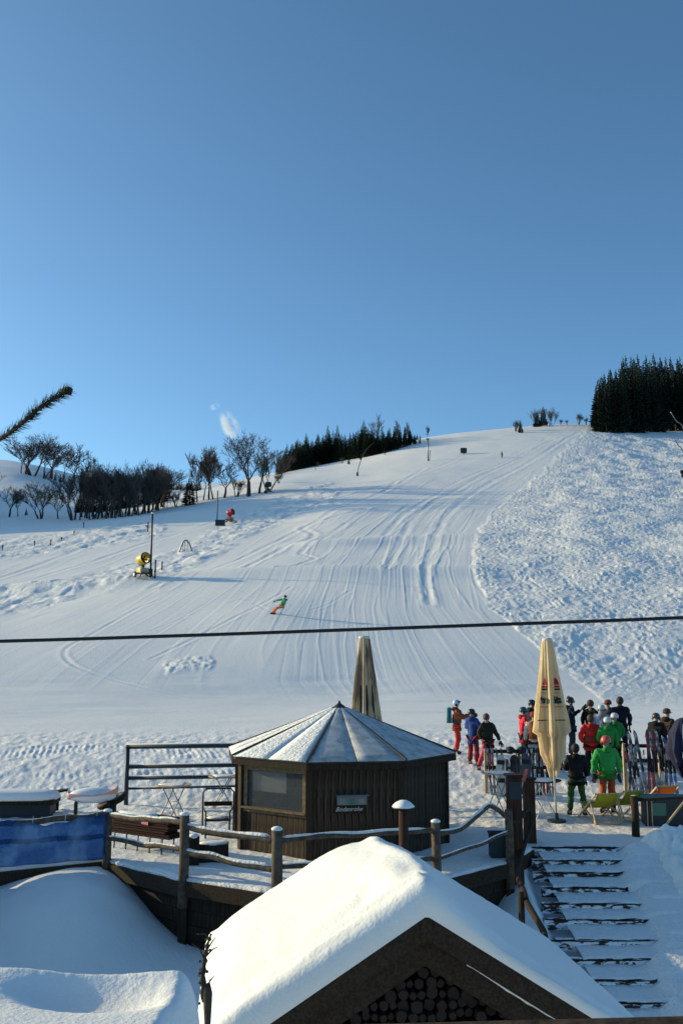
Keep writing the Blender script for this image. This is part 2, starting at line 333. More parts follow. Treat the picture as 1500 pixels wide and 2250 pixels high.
def relief(X, Y, full=True):
    z = base_h(X, Y); sx, sy = proj(X, Y, z); near = Y < 27
    E = np.interp(sy, SY, GR); Mx = np.interp(sy, SY, GM); Lx = np.interp(sy, SY, GL)
    q = np.where(sx > Mx, (E-sx)/(E-Mx), 1+(Mx-sx)/np.maximum(Mx-Lx, 40))
    slope = sstep(Y, 46, 52)
    rough = sstep(sx-E+14*fbm(X*.3, Y*.12, 2), -3, 9)*sstep(sy, 1560, 1520)*sstep(Y, 40, 48)
    s1 = sstep(dist_poly(sx, sy, STRIP1)+10*perlin(X*.25, Y*.1), 34, 18); s2 = sstep(dist_poly(sx, sy, STRIP2), 30, 16)
    left = np.maximum(s1, s2)*sstep(Y, 60, 75)
    wild = sstep(Y, 215, 232)*sstep(sx, 700, 600)                                # untouched snow behind the tree line
    apron = (sstep(sy, 1592, 1632)*sstep(sx, 1400, 1000)+sstep(sy, 1640, 1668)*sstep(sx, 930, 990))*sstep(Y, 22.5, 26)
    apron = np.clip(apron, 0, 1)
    tri = sstep(dist_poly(sx, sy, np.array([(375., 1470.), (410, 1462), (455, 1460)])), 22, 8)*slope
    groomed = slope*(1-rough)*(1-left)*sstep(Y, 400, 330)*(1-wild)
    zz = z.copy()
    for pl, am, sg in ROLL:
        d = dist_poly(X, Y, pl); zz += am*np.exp(-(d/sg)**2)*(1-.1*rough)
    fade = sstep(Y, 420, 300)
    zz += fade*slope*(.28*fbm(X/38, Y/46, 2)+.12*fbm(X/11, Y/16+4, 2))*(1-.4*rough)
    # grooming: corduroy lanes that follow the fall of the piste
    lane = (perlin(q*6.0, Y*.014)*.028+perlin(q*15, Y*.03+7)*.022+perlin(q*37+3, Y*.05)*.016+perlin(q*80+3, Y*.06)*.009)*(.55+1.1*np.abs(perlin(X*.05, Y*.03+5)))
    thin = lambda a, w: np.clip(1-np.abs(a)/w, 0, 1)**1.5
    lane = .62*lane+.024*thin(perlin(q*5.5+.12*perlin(q*3, Y*.05), Y*.010+3), .040)+.016*thin(perlin(q*12+20+.15*perlin(q*3, Y*.06), Y*.014+3), .06)-.012*thin(perlin(q*19+60, Y*.014+8), .07)
    lane2 = np.where(q < 1.25, 1.0, .8)*np.clip(Y/90, .5, 1.6)
    zz += groomed*lane*lane2
    # moguls and chopped snow beside the piste
    wx, wy = X+.8*perlin(X*.5, Y*.5), Y+.8*perlin(X*.5+40, Y*.5)
    chop = .50*fbm(wx/7.5, wy/10, 2)*sstep(sx-E, 5, 110)+.08*fbm(wx/2.3, wy/3.0, 2)+.085*(.6-2*np.abs(perlin(wx/.9, wy/1.5)))+.06*(.6-2*np.abs(perlin(wx/.5+9, wy/.8)))+.05*fbm(wx/.35, wy/.6, 2)
    calm = sstep(sy, 1540, 1440)*.6+.4
    zz += rough*.85*chop*calm*(.6+.5*np.clip(Y/120, 0, 2))*fade
    lc = .22*fbm(wx/3, wy/4, 2)+.09*fbm(wx/1.0, wy/1.6, 2)+.16*fbm(X/9, Y/12, 2)
    zz += left*lc*1.3+wild*(.6*fbm(X/22, Y/30, 2))+tri*.10*fbm(X/.5, Y/.9, 2)
    for pl, am, wd_ in TRK:
        k = (X > pl[:, 0].min()-4) & (X < pl[:, 0].max()+4) & (Y > pl[:, 1].min()-6) & (Y < pl[:, 1].max()+6)
        if k.any():
            d = dist_poly(X[k], Y[k], pl)*(1+.3*perlin(X[k]*.8, Y[k]*.5)); w = .62*wd_*np.clip(Y[k]/75, .6, 2.2)
            zz[k] += .42*am*(np.exp(-((d-w)/(w*.6))**2)*.8-np.exp(-(d/(w*.8))**2)*.7)*(1-.6*rough[k])*(.75+.9*perlin(X[k]*.35, Y[k]*.25))
    # run-out and trodden snow near the terrace
    zz += apron*(.038*fbm(X/.7, Y/1.1, 2)+.030*fbm(X/.28, Y/.5, 2))
    band = np.zeros_like(zz)
    for c, wd_ in ((1652, 7), (1662, 5), (1700, 8), (1735, 6), (1642, 4)):
        band = np.maximum(band, np.exp(-((sy-c-6*perlin(X*.3, c*1.0+Y*0))/wd_)**2))
    zz += band*apron*(sx < 960)*np.clip(.5+1.6*perlin(X*.45, Y*.3), 0, 1)*.016*np.sin(2*np.pi*(X+.10*perlin(X, Y)+.25*Y)/.21)
    zz += (Y > 26)*(Y < 52)*(1-apron)*(1-rough)*(.03*fbm(X/3.5, Y/.9, 2)+.05*fbm(X/9, Y/2.2+3, 1))*sstep(Y, 26, 30)
    ter = sstep(Y, 28, 26); zz += ter*(.020*fbm(X/.55, Y/.6, 2)+.010*fbm(X/.17, Y/.17, 2))
    rgh = np.clip(rough*1.0+left*.7+apron*.55+ter*.3+tri*.6+.10, 0, 1)
    dirt = ter*.55*sstep(X, -1, 2.5)+apron*.15*sstep(sx, 960, 1050)
    return zz, rgh, dirt
def H(X, Y): return relief(np.atleast_1d(np.asarray(X, float)), np.atleast_1d(np.asarray(Y, float)))[0]
def T(x, y): return ray_hit(x, y, H)
def gz(X, Y): return float(H(X, Y)[0])

EDGE_PX = [(-400, 1932), (0, 1907), (232, 1884), (403, 1926), (607, 1956), (745, 1958), (958, 1928), (1118, 1888), (1166, 1859)]
EDGE = [(-34., 20.0)]+[tuple(G(x, y)[:2]) for x, y in EDGE_PX]+[tuple(G(1380, 1859)[:2]), (9.5, 22.2), (34, 25.0)]
eu = np.array([x/y for x, y in EDGE]); ey = np.array([y for x, y in EDGE])
def edge_y(u):
    # straight lines in plan between the corner points
    j = np.clip(np.searchsorted(eu, u)-1, 0, len(EDGE)-2); E_ = np.array(EDGE)
    x0, y0, x1, y1 = E_[j, 0], E_[j, 1], E_[j+1, 0], E_[j+1, 1]
    t = (x0-u*y0)/(u*(y1-y0)-(x1-x0)); return y0+t*(y1-y0)
def grid_mesh(name, X, Y, Z, attr=None, material=None, mask=None):
    nr, nc = X.shape; me = bpy.data.meshes.new(name)
    co = np.stack([X, Y, Z], -1).reshape(-1, 3).astype(np.float32)
    idx = np.arange(nr*nc).reshape(nr, nc)
    f = np.stack([idx[:-1, :-1], idx[:-1, 1:], idx[1:, 1:], idx[1:, :-1]], -1).reshape(-1, 4)
    if mask is not None: f = f[mask.reshape(-1)]
    me.vertices.add(len(co)); me.vertices.foreach_set('co', co.ravel())
    me.loops.add(f.size); me.loops.foreach_set('vertex_index', f.ravel().astype(np.int32))
    me.polygons.add(len(f)); me.polygons.foreach_set('loop_start', (np.arange(len(f))*4).astype(np.int32))
    me.polygons.foreach_set('loop_total', np.full(len(f), 4, np.int32))
    me.polygons.foreach_set('use_smooth', np.ones(len(f), bool))
    me.update(calc_edges=True)
    if attr is not None:
        a = me.attributes.new('relief', 'FLOAT_VECTOR', 'POINT'); a.data.foreach_set('vector', attr.reshape(-1, 3).astype(np.float32).ravel())
    me.materials.append(material); o = bpy.data.objects.new(name, me); COL.objects.link(o); return o
uc = np.concatenate([np.linspace(-1.1, -.375, 60)[:-1], np.linspace(-.375, .375, 800), np.linspace(.375, 1.1, 60)[1:]])
e0 = edge_y(np.clip(uc, eu[0]+1e-3, eu[-1]-1e-3))
rows = []
for t in np.linspace(0, 1, 130)[:-1]: rows.append(e0+(26.0-e0)*t)
for y in np.concatenate([np.geomspace(26, 55, 210)[:-1], np.geomspace(55, 130, 230)[:-1], np.geomspace(130, 420, 240)[:-1], np.geomspace(420, 3500, 16)]): rows.append(np.full_like(uc, y))
YY = np.array(rows); XX = YY*uc[None, :]
ZZ, RG, DT = relief(XX.ravel(), YY.ravel()); ZZ = ZZ.reshape(XX.shape); RG = RG.reshape(XX.shape); DT = DT.reshape(XX.shape)
ZZ[0] -= .12; ZZ[1] -= .01
XX = np.vstack([XX[:1], XX]); YY = np.vstack([YY[:1]+.2, YY]); ZZ = np.vstack([ZZ[:1]-.12, ZZ]); RG = np.vstack([RG[:1], RG]); DT = np.vstack([DT[:1], DT])
g = grid_mesh('snow_ground', XX, YY, ZZ, np.stack([RG, DT, RG*0], -1), M['ground'])
tag(g, 'snow covered ski hill rising from the terrace to the skyline', 'ground', kind='structure')
# the lower ground in front of the terrace, under the stairs and round the sheds
YSTEP = [1860, 1888, 1915, 1948, 1983, 2018, 2063, 2105, 2150, 2200, 2252]
Yk = [G(1280, y, -.17*k).y for k, y in enumerate(YSTEP)]
def low_h(X, Y):
    s = np.interp(Y, Yk[::-1]+[Yk[0]+.6], [-.17*k for k in range(11)][::-1]+[0.]); s = np.where(Y < Yk[-1], -1.7-.25*(Yk[-1]-Y), s); s = np.maximum(s, -2.3)
    leftz = -1.35-.8*sstep(Y, 17.5, 12)
    k = sstep(X, 2.2, 3.9)
    z = leftz*(1-k)+s*k-.34*sstep(X, 3.75, 4.1)*sstep(X, 7.0, 6.4)
    # mound of shovelled snow below the blue banner
    ridge = np.where(X > -5.2, np.exp(-(np.abs(X+5.2)/1.6)**2.2), 1-.25*sstep(X, -5.3, -7.5))
    md = ridge*1.22*sstep(Y, 15.2, 19.3)*(1+.05*fbm(X, Y, 2))
    z = z+md
    # bank of broken snow to the right of the stairs
    bk = sstep(X, 6.2, 6.9)
    bank = bk*(.20*np.exp(-((Y-21.8)/.55)**2)+.22*np.exp(-((Y-20.4)/.5)**2)*sstep(X, 6.3, 7.0)+.16+.10*sstep(X, 6.5, 9))
    lump = bk*sstep(Y, 19.3, 20.1)*(.20*fbm(X/.45, Y/.45, 3)+.10*fbm(X/.16, Y/.16, 2))+bk*.05*fbm(X/.5, Y/.5, 2)
    z = z+bank+lump+.05*fbm(X/1.6, Y/1.6, 2)+.02*fbm(X/.4, Y/.4, 2)*(X > 2.5)
    return z
lx = np.concatenate([np.linspace(-40, -8, 20)[:-1], np.linspace(-8, 9, 420), np.linspace(9, 40, 20)[1:]]); ly = np.concatenate([np.linspace(-12, 11, 20)[:-1], np.linspace(11, 24.0, 330)])
LX, LY = np.meshgrid(lx, ly)
LZ = low_h(LX, LY)
# keep it under the terrace snow behind the edge
eY = edge_y(np.clip(LX/np.maximum(LY, 1), eu[0]+1e-3, eu[-1]-1e-3)); beh = (LY > eY+.15) & (LX < 6.0)
LZ = np.where(beh, np.minimum(LZ, -.45), LZ); LZ = np.where((LX >= 6.0) & (LY > 22.3), LZ-(LY-22.3)*.9, LZ)
g = grid_mesh('lower_snow_ground', LX, LY, LZ, np.stack([np.where(LX > 5.6, .5, .12), LX*0, LX*0], -1), M['ground'])
tag(g, 'snow covered lower ground around the sheds and stairs', 'ground', kind='structure')
# ================================================================== TREES
def mesh_of(name, vs, fs, material, smooth=False):
    me = bpy.data.meshes.new(name); me.from_pydata(vs, [], fs); me.materials.append(material)
    if smooth: me.polygons.foreach_set('use_smooth', [True]*len(me.polygons))
    me.update(); return me
def seg_mesh(segs, name, material, nmin=3, nmax=6):
    vs, fs = [], []
    for a, b, ra, rb in segs:
        n = nmax if ra > .06 else nmin; d = (b-a)
        if d.length < 1e-4: continue
        q = d.to_track_quat('Z', 'Y').to_matrix(); s = len(vs)
        for p, r in ((a, ra), (b, rb)):
            for k in range(n):
                an = 2*math.pi*k/n; vs.append(tuple(p+q @ Vector((r*math.cos(an), r*math.sin(an), 0))))
        for k in range(n): fs.append((s+k, s+(k+1) % n, s+n+(k+1) % n, s+n+k))
    return mesh_of(name, vs, fs, material, True)
def make_bare(seed, h=1.0, spread=.55, stems=1, fork=.28, levels=6, lean=.0, slim=1.0):
    """bare broadleaved tree of height 1, returns (trunk mesh, crown mesh); scaled when placed"""
    rd = random.Random(seed); T_, C_ = [], []
    from collections import deque
    Q = deque()
    for sidx in range(stems):
        a = rd.uniform(0, 6.28) if stems > 1 else 0; off = .03 if stems > 1 else 0
        Q.append((Vector((math.cos(a)*off, math.sin(a)*off, 0)), Vector((math.cos(a)*.25*(stems > 1)+lean, math.sin(a)*.25*(stems > 1), 1)).normalized(), fork*rd.uniform(.85, 1.1), .017*(1 if stems == 1 else .7), 0))
    while Q and len(C_) < 13000:
        p, d, L, r, lv = Q.popleft()
        n = 3 if lv < 3 else 2; q = p; dd = d.copy()
        for i in range(n):
            dd = (dd+Vector((rd.uniform(-.17, .17), rd.uniform(-.17, .17), .05))).normalized()
            e = q+dd*L/n; r2 = r*(1-.30*(i+1)/n)
            (T_ if lv == 0 else C_).append((q, e, r*(1-.30*i/n), r2)); q = e
            if 0 < lv < levels:
                for _ in range(3 if lv > 1 else 2):
                    sd = (dd*.8+Vector((rd.uniform(-1, 1), rd.uniform(-1, 1), rd.uniform(-.25, .5)))*.8).normalized(); Q.append((q, sd, L*rd.uniform(.35, .55), r2*.4, levels if lv > 2 else levels-1))
        if lv >= levels: continue
        k = rd.choice((2, 3, 3)) if lv < 4 else 2
        az = rd.uniform(0, 6.28)
        for i in range(k):
            a = az+i*6.28/k+rd.uniform(-.4, .4); s = spread*rd.uniform(.5, 1.15)*(.6 if i == 0 else 1.1)
            nd = (dd+Vector((math.cos(a), math.sin(a), 0))*s).normalized(); nd.z = max(nd.z, -.05)
            Q.append((q, nd, L*rd.uniform(.66, .84)*(1.12 if i == 0 else .95), r2*rd.uniform(.58, .72), lv+1))
    mz = max(s[1].z for s in C_)
    def sc(S): return [(Vector((a.x*slim, a.y*slim, a.z))/mz, Vector((b.x*slim, b.y*slim, b.z))/mz, max(ra/mz, .0019), max(rb/mz, .0015)) for a, b, ra, rb in S]
    return seg_mesh(sc(T_), 'trunk', M['bark'], 5, 7), seg_mesh(sc(C_), 'crown', M['twig'])
def make_spruce(seed, base=.06, wide=.19, tiers=26, material='spruce', ragged=.25):
    """spruce of height 1: drooping, needle-covered branches in whorls, each a few ragged blades"""
    rd = random.Random(seed); vs, fs = [], []
    for i in range(tiers):
        f = i/(tiers-1); z = base+(1-base)*f**.92
        L = wide*(1-f)**.82*(1+.0*f)+.008
        if f < .12: L *= .75+f*2
        nb = max(4, int(11*(1-f)+4))
        az = rd.uniform(0, 6.28)
        for k in range(nb):
            if rd.random() < .08: continue
            a = az+6.283*k/nb+rd.uniform(-.25, .25); l = L*rd.uniform(1-ragged*1.6, 1+ragged*.6); dr = rd.uniform(.12, .38)*l
            w = l*rd.uniform(.16, .26); c, s = math.cos(a), math.sin(a); zz = z+rd.uniform(-.008, .008)
            p = lambda r, t, h_: (c*r-s*t, s*r+c*t, zz+h_)
            n = len(vs)
            vs += [p(0, 0, 0), p(l*.35, w*.55, -dr*.2), p(l*.35, -w*.55, -dr*.2), p(l*.7, w*.75, -dr*.75), p(l*.7, -w*.75, -dr*.75), p(l, 0, -dr*.8), p(l*.55, 0, -dr*.2-.02-.25*w),
                   p(l*.82, w*.25, -dr*1.2-.015), p(l*.45, -w*.3, -dr*.9-.02)]
            fs += [(n, n+1, n+2), (n+1, n+3, n+6), (n+2, n+6, n+4), (n+3, n+5, n+6), (n+6, n+5, n+4), (n+1, n+6, n+8), (n+3, n+7, n+6), (n+4, n+8, n+6)]
    vs += [(0, 0, 1.02), (.006, 0, .93), (-.004, .005, .93), (-.004, -.005, .93)]; n = len(vs)-4; fs += [(n, n+1, n+2), (n, n+2, n+3), (n, n+3, n+1)]
    cr = mesh_of('crown', vs, fs, M[material])
    tr = seg_mesh([(Vector((0, 0, -.02)), Vector((0, 0, .5)), .013, .008), (Vector((0, 0, .5)), Vector((0, 0, .97)), .008, .002)], 'trunk', M['bark'], 5, 6)
    return tr, cr
BARE = [make_bare(11, spread=.55, fork=.18, levels=6), make_bare(12, spread=.62, fork=.15, levels=6), make_bare(13, spread=.5, fork=.2, levels=6), make_bare(14, spread=.6, stems=3, fork=.16, levels=5), make_bare(15, spread=.45, fork=.2, stems=2, levels=5)]
SLIM = [make_bare(21, spread=.36, fork=.28, levels=6, slim=.9), make_bare(22, spread=.38, fork=.25, levels=6, slim=.9), make_bare(23, spread=.34, fork=.3, levels=6, slim=.9)]
BUSH = [make_bare(31, spread=.9, stems=5, fork=.12, levels=4), make_bare(32, spread=.8, stems=6, fork=.13, levels=4)]
print('segs', [len(x[1].polygons)//3 for x in BARE+SLIM+BUSH])
FIR = [make_spruce(41), make_spruce(42, wide=.22, ragged=.35), make_spruce(43, base=.02, wide=.24), make_spruce(44, base=.04, wide=.17, ragged=.4)]
TALL = [make_spruce(51, base=.16, wide=.15, tiers=32, material='spruce2', ragged=.45), make_spruce(52, base=.10, wide=.17, tiers=32, material='spruce2', ragged=.4), make_spruce(53, base=.22, wide=.14, tiers=30, material='spruce2', ragged=.35), make_spruce(55, base=.05, wide=.16, tiers=34, material='spruce2', ragged=.5)]
EDGEF = make_spruce(54, base=.03, wide=.17, tiers=34, material='spruce2', ragged=.3)
trd = random.Random(5)
def tree(name, proto, P, h, label, group=None, wid=1.0, cat='tree', tilt=0):
    t = thing(name, label, cat, (P[0], P[1], P[2]-.03*h*.3), trd.uniform(0, 6.28), group); t.scale = (h*wid, h*wid, h)
    if tilt: t.rotation_euler[0] = tilt
    inst(proto[0], 'trunk', t); inst(proto[1], 'crown', t); return t
def px_h(P, ytop):
    """height in metres of something standing at P whose top shows at photo row ytop"""
    x, _ = proj(P[0], P[1], P[2]); return W(x, ytop, P[1]).z-P[2]
def tree_at(name, proto, x, yb, yt, label, group=None, wid=1.0, cat='tree', dY=0):
    P = T(x, yb)
    if dY: Y = P.y+dY; X = P.x*Y/P.y; P = Vector((X, Y, gz(X, Y)))
    h = px_h(P, yt); return tree(name, proto, P, h, label, group, wid, cat)
# --- spruce stand on the right hilltop
gR = 'tall spruces of the dark stand on the right hilltop'
topx = np.array([1300, 1312, 1330, 1345, 1368, 1384, 1400, 1424, 1450, 1478, 1500, 1560, 1700, 1900]); topy = np.array([850, 828, 812, 800, 786, 784, 782, 776, 780, 776, 778, 772, 780, 800])
basex = np.array([1300, 1330, 1400, 1500, 1600, 1900]); basey = np.array([946, 951, 951, 946, 944, 944])
first = True
for r, dY in enumerate((0, 5, 10, 16, 23)):
    x = 1316+r*3.0; k = 0
    while x < (1800 if r < 2 else 1620):
        yb = float(np.interp(x, basex, basey)); yt = float(np.interp(x, topx, topy))+trd.uniform(-4, 16)
        P = T(x, yb); Y = P.y+dY+trd.uniform(-1.2, 1.2); X = P.x*Y/P.y; Q = Vector((X, Y, gz(X, Y)))
        hh = px_h(Q, yt-2)
        if first: tree('spruce_tree', EDGEF, Q, hh*.97, 'dark spruce with low branches at the left corner of the right hilltop stand', gR, 1.15); first = False
        else: tree('spruce_tree', TALL[trd.randrange(4)], Q, hh*trd.uniform(.86, 1.02), 'tall dark spruce with a bare lower trunk inside the right hilltop stand', gR, trd.uniform(.9, 1.15))
        x += trd.uniform(11, 16) if r < 2 else trd.uniform(14, 20)
tree_at('spruce_tree', EDGEF, 1311, 942, 850, 'ragged dark spruce leaning out at the very left edge of the right hilltop stand', gR, 1.25, dY=4)
# --- wood on the middle crest
gM = 'spruces of the wood along the middle crest'
mx_ = np.array([612, 630, 650, 662, 690, 720, 740, 760, 790, 802, 830, 850, 870, 895, 915, 940]); mt = np.array([988, 975, 966, 962, 958, 946, 945, 955, 938, 938, 942, 938, 936, 938, 950, 966])
mbx = np.array([600, 620, 700, 800, 860, 900, 945]); mby = np.array([1046, 1038, 1020, 1003, 989, 977, 968])
for r, dY in enumerate((0, 7, 14, 22)):
    x = 613+4*r
    while x < 936:
        yb = float(np.interp(x, mbx, mby)); yt = float(np.interp(x, mx_, mt))+trd.uniform(-3, 16)
        tree_at('spruce_tree', FIR[trd.randrange(4)], x, yb+1.5, yt, 'dark spruce in the dense wood along the middle crest', gM, trd.uniform(1.0, 1.6), dY=dY+trd.uniform(-1, 1)); x += trd.uniform(9, 14)
for x, yt, lb in ((672, 951, 'first tall pointed spruce rising above the middle crest wood'), (720, 933, 'left one of the two tallest spruces above the middle crest wood'), (741, 932, 'right one of the two tallest spruces above the middle crest wood'), (697, 956, 'pointed spruce between the tall ones of the middle crest wood'), (799, 922, 'bushy-topped spruce beside the bare tree over the middle crest wood')):
    tree_at('spruce_tree', FIR[1 if x != 799 else 2], x, float(np.interp(x, mbx, mby))+1.5, yt, lb, gM, 1.05, dY=3)
for x, yt, lb in ((826, 906, 'bare broad tree rising above the middle crest wood'), (876, 921, 'slim bare tree over the right part of the middle crest wood'), (898, 926, 'thin bare tree near the right end of the crest wood'), (656, 965, 'pale bare tree behind the left end of the crest wood')):
    tree_at('bare_tree', BARE[0] if x == 826 else SLIM[1], x, float(np.interp(x, mbx, mby))+1.5, yt, lb, 'bare trees above the middle crest wood', .9 if x == 826 else .7, dY=10)
tree_at('bare_tree', SLIM[0], 938, 970, 934, 'bare tree at the right end of the crest wood beside the lift mast', None, .8, dY=3)
for i, (x, yb, yt, lb) in enumerate(((697, 1026, 1014, 'tiny bare shrub on the sunny snow below the crest wood'), (752, 1018, 1003, 'bare shrub on the snow edge under the crest wood'), (766, 1020, 1004, 'dense dark bush on the slope under the crest wood'), (792, 1010, 996, 'dark bush at the foot of the curved mast'), (613, 1062, 1040, 'small bare shrub right of the dark snow gun'), (846, 1000, 990, 'low shrub under the right part of the crest wood'))):
    tree_at('bush', BUSH[i % 2] if i not in (2, 3) else FIR[2], x, yb, yt, lb, 'bushes below the crest wood', 1.1, 'bush')
# --- crest on the right of the piste top
tree_at('spruce_tree', FIR[2], 1143, 951, 922, 'small dark spruce on the skyline left of the round thicket', None, 1.2)
tree_at('bush', BUSH[0], 1131, 948, 921, 'bare shrub left of the small skyline spruce', None, 1.0, 'bush')
tree_at('spruce_tree', FIR[0], 1193, 936, 892, 'dark spruce in the middle of the skyline thicket', None, 1.5)
tree_at('spruce_tree', FIR[2], 1180, 938, 903, 'low dark spruce at the left of the skyline thicket', None, 1.5)
for i, (x, yt, lb) in enumerate(((1172, 897, 'bare tree at the left edge of the skyline thicket'), (1205, 890, 'bare tree leaning over the spruce of the skyline thicket'), (1213, 902, 'small bare tree at the right edge of the skyline thicket'))):
    tree_at('bare_tree', BARE[3], x, 937, yt, lb, 'bare trees of the skyline thicket', .8)
for i, (x, yt, lb) in enumerate(((1231, 920, 'tiny bare bush right of the skyline thicket'), (1245, 920, 'second tiny bush between thicket and spruce stand'), (1270, 906, 'forked bare bush on the skyline before the spruce stand'), (1287, 914, 'low bare bush beside the big spruce stand'))):
    tree_at('bush', BUSH[i % 2], x, 933, yt, lb, 'bushes on the skyline by the stand', .9, 'bush')
# --- left: hill trees, tree line along the meadow
for i, (x, yb, yt, w, pr, lb) in enumerate((
  (72, 1046, 953, 1.5, BARE[3], 'broad many-stemmed bare tree on the left snowy hill'), (47, 1040, 968, .7, BARE[1], 'bare tree with a thin straight trunk left of the broad one'),
  (113, 1052, 955, 1.4, BARE[1], 'bare tree right of the broad tree on the left hill'), (162, 1062, 972, 1.45, BARE[0], 'bare tree on the lower flank of the left hill'), (186, 1070, 985, 1.3, BARE[2], 'bare tree at the right foot of the left hill'),
  (-14, 1108, 1020, 1.0, BARE[0], 'bare tree cut by the left picture edge'), (22, 1136, 1062, 1.2, BARE[1], 'small bare tree on the meadow left of the frosted tree'),
  (90, 1140, 1058, 1.5, BARE[3], 'frosted bushy bare tree standing alone before the tree line'), (160, 1143, 1030, 1.2, BARE[3], 'dark bare tree with leaning stems at the start of the tree line'),
  (318, 1128, 1006, 1.0, SLIM[0], 'bare tree with a tall feathery top in the tree line'), (345, 1118, 1008, 1.2, BARE[0], 'rounded bare tree at the right end of the tree line'))):
    tree_at('bare_tree', pr, x, yb, yt, lb, 'bare trees on the left side', w)
for i in range(42):
    x = 176+i*4.8+trd.uniform(-2, 2); yb = float(np.interp(x, [170, 240, 300, 380], [1143, 1140, 1134, 1114])); yt = 1020+30*float(perlin(x*.035, 2.5))+trd.uniform(-8, 26)
    tree_at('bare_tree', (SLIM+BARE)[trd.randrange(8)], x, yb, yt, 'slender dark bare tree in the dense line along the meadow', 'bare trees of the dense meadow line', trd.uniform(.7, 1.25), dY=(i*7 % 4)*4.0)
for i in range(24):
    x = 170+i*8.6+trd.uniform(-3, 3); yb = float(np.interp(x, [150, 240, 300, 390], [1130, 1132, 1122, 1106])); yt = yb-trd.uniform(36, 70)
    tree_at('spruce_tree', FIR[i % 4], x, yb, yt, 'dark spruce standing behind the dense line of bare trees', 'spruces behind the meadow tree line', 1.35, dY=14+(i % 3)*4)
for x, yb, yt, lb in ((58, 1132, 1115, 'tiny dark spruce on the shaded slope of the left hill'), (98, 1052, 1034, 'small dark spruce between the trees on the left hill'), (122, 1056, 1040, 'little spruce at the edge of the left hill trees'), (133, 1060, 1043, 'second little spruce on the left hill edge')):
    tree_at('spruce_tree', FIR[2], x, yb, yt, lb, None, 1.2)
for i in range(14): tree_at('spruce_tree', FIR[i % 4], 366+i*5.5, 1084, 1052+trd.uniform(-6, 8), 'far dark spruce in the gap between the tree lines', 'far spruces in the gap', 1.2, dY=60+(i % 3)*6)
tree_at('spruce_tree', FIR[2], 416, 1110, 1046, 'single dense spruce at the piste edge left of the bare trees', None, 1.5)
for i, (x, yb, yt, w, pr, lb) in enumerate((
  (388, 1114, 1075, 1.0, BUSH[0], 'low bare bush between tree line and single spruce'), (433, 1102, 990, 1.05, SLIM[1], 'slim bare tree right behind the single spruce'), (447, 1099, 978, 1.1, SLIM[2], 'slim twin bare tree, left of the pair by the piste'),
  (459, 1098, 974, 1.15, SLIM[0], 'tallest of the slim bare trees by the piste'), (468, 1097, 986, 1.1, SLIM[1], 'slim bare tree right of the tallest slim one'), (493, 1094, 994, 1.4, BARE[0], 'short-trunked bare tree between the slim and the big trees'),
  (546, 1091, 953, 1.3, BARE[1], 'biggest round bare tree at the piste edge'), (570, 1084, 962, 1.25, BARE[2], 'big bare tree leaning against the biggest one'), (590, 1078, 990, 1.1, BARE[3], 'small bare tree beside the dark snow gun'), (604, 1066, 985, .55, SLIM[2], 'thin pale bare tree at the left end of the crest wood'), (520, 1092, 1040, .9, BUSH[1], 'bare undergrowth bush between the piste-edge trees'))):
    tree_at('bare_tree', pr, x, yb, yt, lb, 'bare trees along the upper piste edge', w)
for i, (x, yb, yt, w, lb) in enumerate(((58, 1042, 964, 1.3, 'bare tree close behind the broad tree on the left hill'), (95, 1049, 962, 1.3, 'bare tree filling the gap right of the broad tree on the left hill'), (138, 1056, 970, 1.3, 'bare tree in the middle of the row down the left hill'), (203, 1080, 1000, 1.3, 'last bare tree of the row down the left hill'), (40, 1135, 1075, 1.3, 'low bare tree in front of the shaded left hill'), (128, 1140, 1072, 1.2, 'low bare tree between the frosted tree and the dense line'))):
    tree_at('bare_tree', (BARE+SLIM)[(i*3+1) % 8], x, yb, yt, lb, 'bare trees on the left side', w)
# trees of the same line that stand outside the picture on the left (their shade lies on the slope)
for i in range(9): tree_at('bare_tree', BARE[i % 3], -60-i*42, 1140, 1040, 'bare tree beyond the left picture edge', 'bare trees beyond the left edge', .9)
for i in range(64):
    X = -148-(i % 16)*9+trd.uniform(-3, 3); Y = 222+(i//16)*9+trd.uniform(-3, 3)-(X+148)*.20; tree('spruce_tree', FIR[i % 4], Vector((X, Y, gz(X, Y))), trd.uniform(17, 23), 'tall spruce of the wood on the hill beyond the left picture edge', 'spruces of the wood beyond the left edge', 1.15)

# --- spruce whose branch reaches into the picture from the left
tr_ = thing('spruce_tree', 'spruce standing left of the window, one needled branch reaching in', 'tree', (-2.3, 2.5, -2.2))
MB().tube([(0, 0, 0), (.05, 0, 4), (0, .05, 8), (0, 0, 10)], [.17, .13, .07, .02], 10).build('trunk', M['bark'], tr_, True)
def needled(pts, r, seed, name, n=900, nl=.019):
    rd = random.Random(seed); S = spl(pts, 8); mb = MB(); mb.tube([Vector(p) for p in S], [r*(1-.35*i/len(S)) for i in range(len(S))], 7)
    b = mb.build(name, M['bark'], tr_, True); vs, fs = [], []
    for i in range(n):
        f = rd.uniform(0, len(S)-1.001); k = int(f); a = Vector(S[k]); d = Vector(S[k+1])-a; p = a+d*(f-k); d.normalize()
        o = Vector((rd.gauss(0, 1), rd.gauss(0, 1), rd.gauss(0, 1))); o = (o-d*o.dot(d)).normalized()
        q = p+o*r*.8; e = q+(o*rd.uniform(.25, 1.1)+d*.9+Vector((0, 0, -.15))).normalized()*nl*rd.uniform(.6, 1.25); sd = d.cross(o)*.0011
        n0 = len(vs); vs += [q+sd, q-sd, e, q+o.cross(sd).normalized()*.0016]; fs += [(n0, n0+1, n0+2), (n0+1, n0+3, n0+2), (n0+3, n0, n0+2)]
    me = mesh_of('needles', [tuple(v) for v in vs], fs, M['spruce']); o = bpy.data.objects.new('needles', me); COL.objects.link(o); o.parent = b; return b
o_ = Vector(tr_.location)
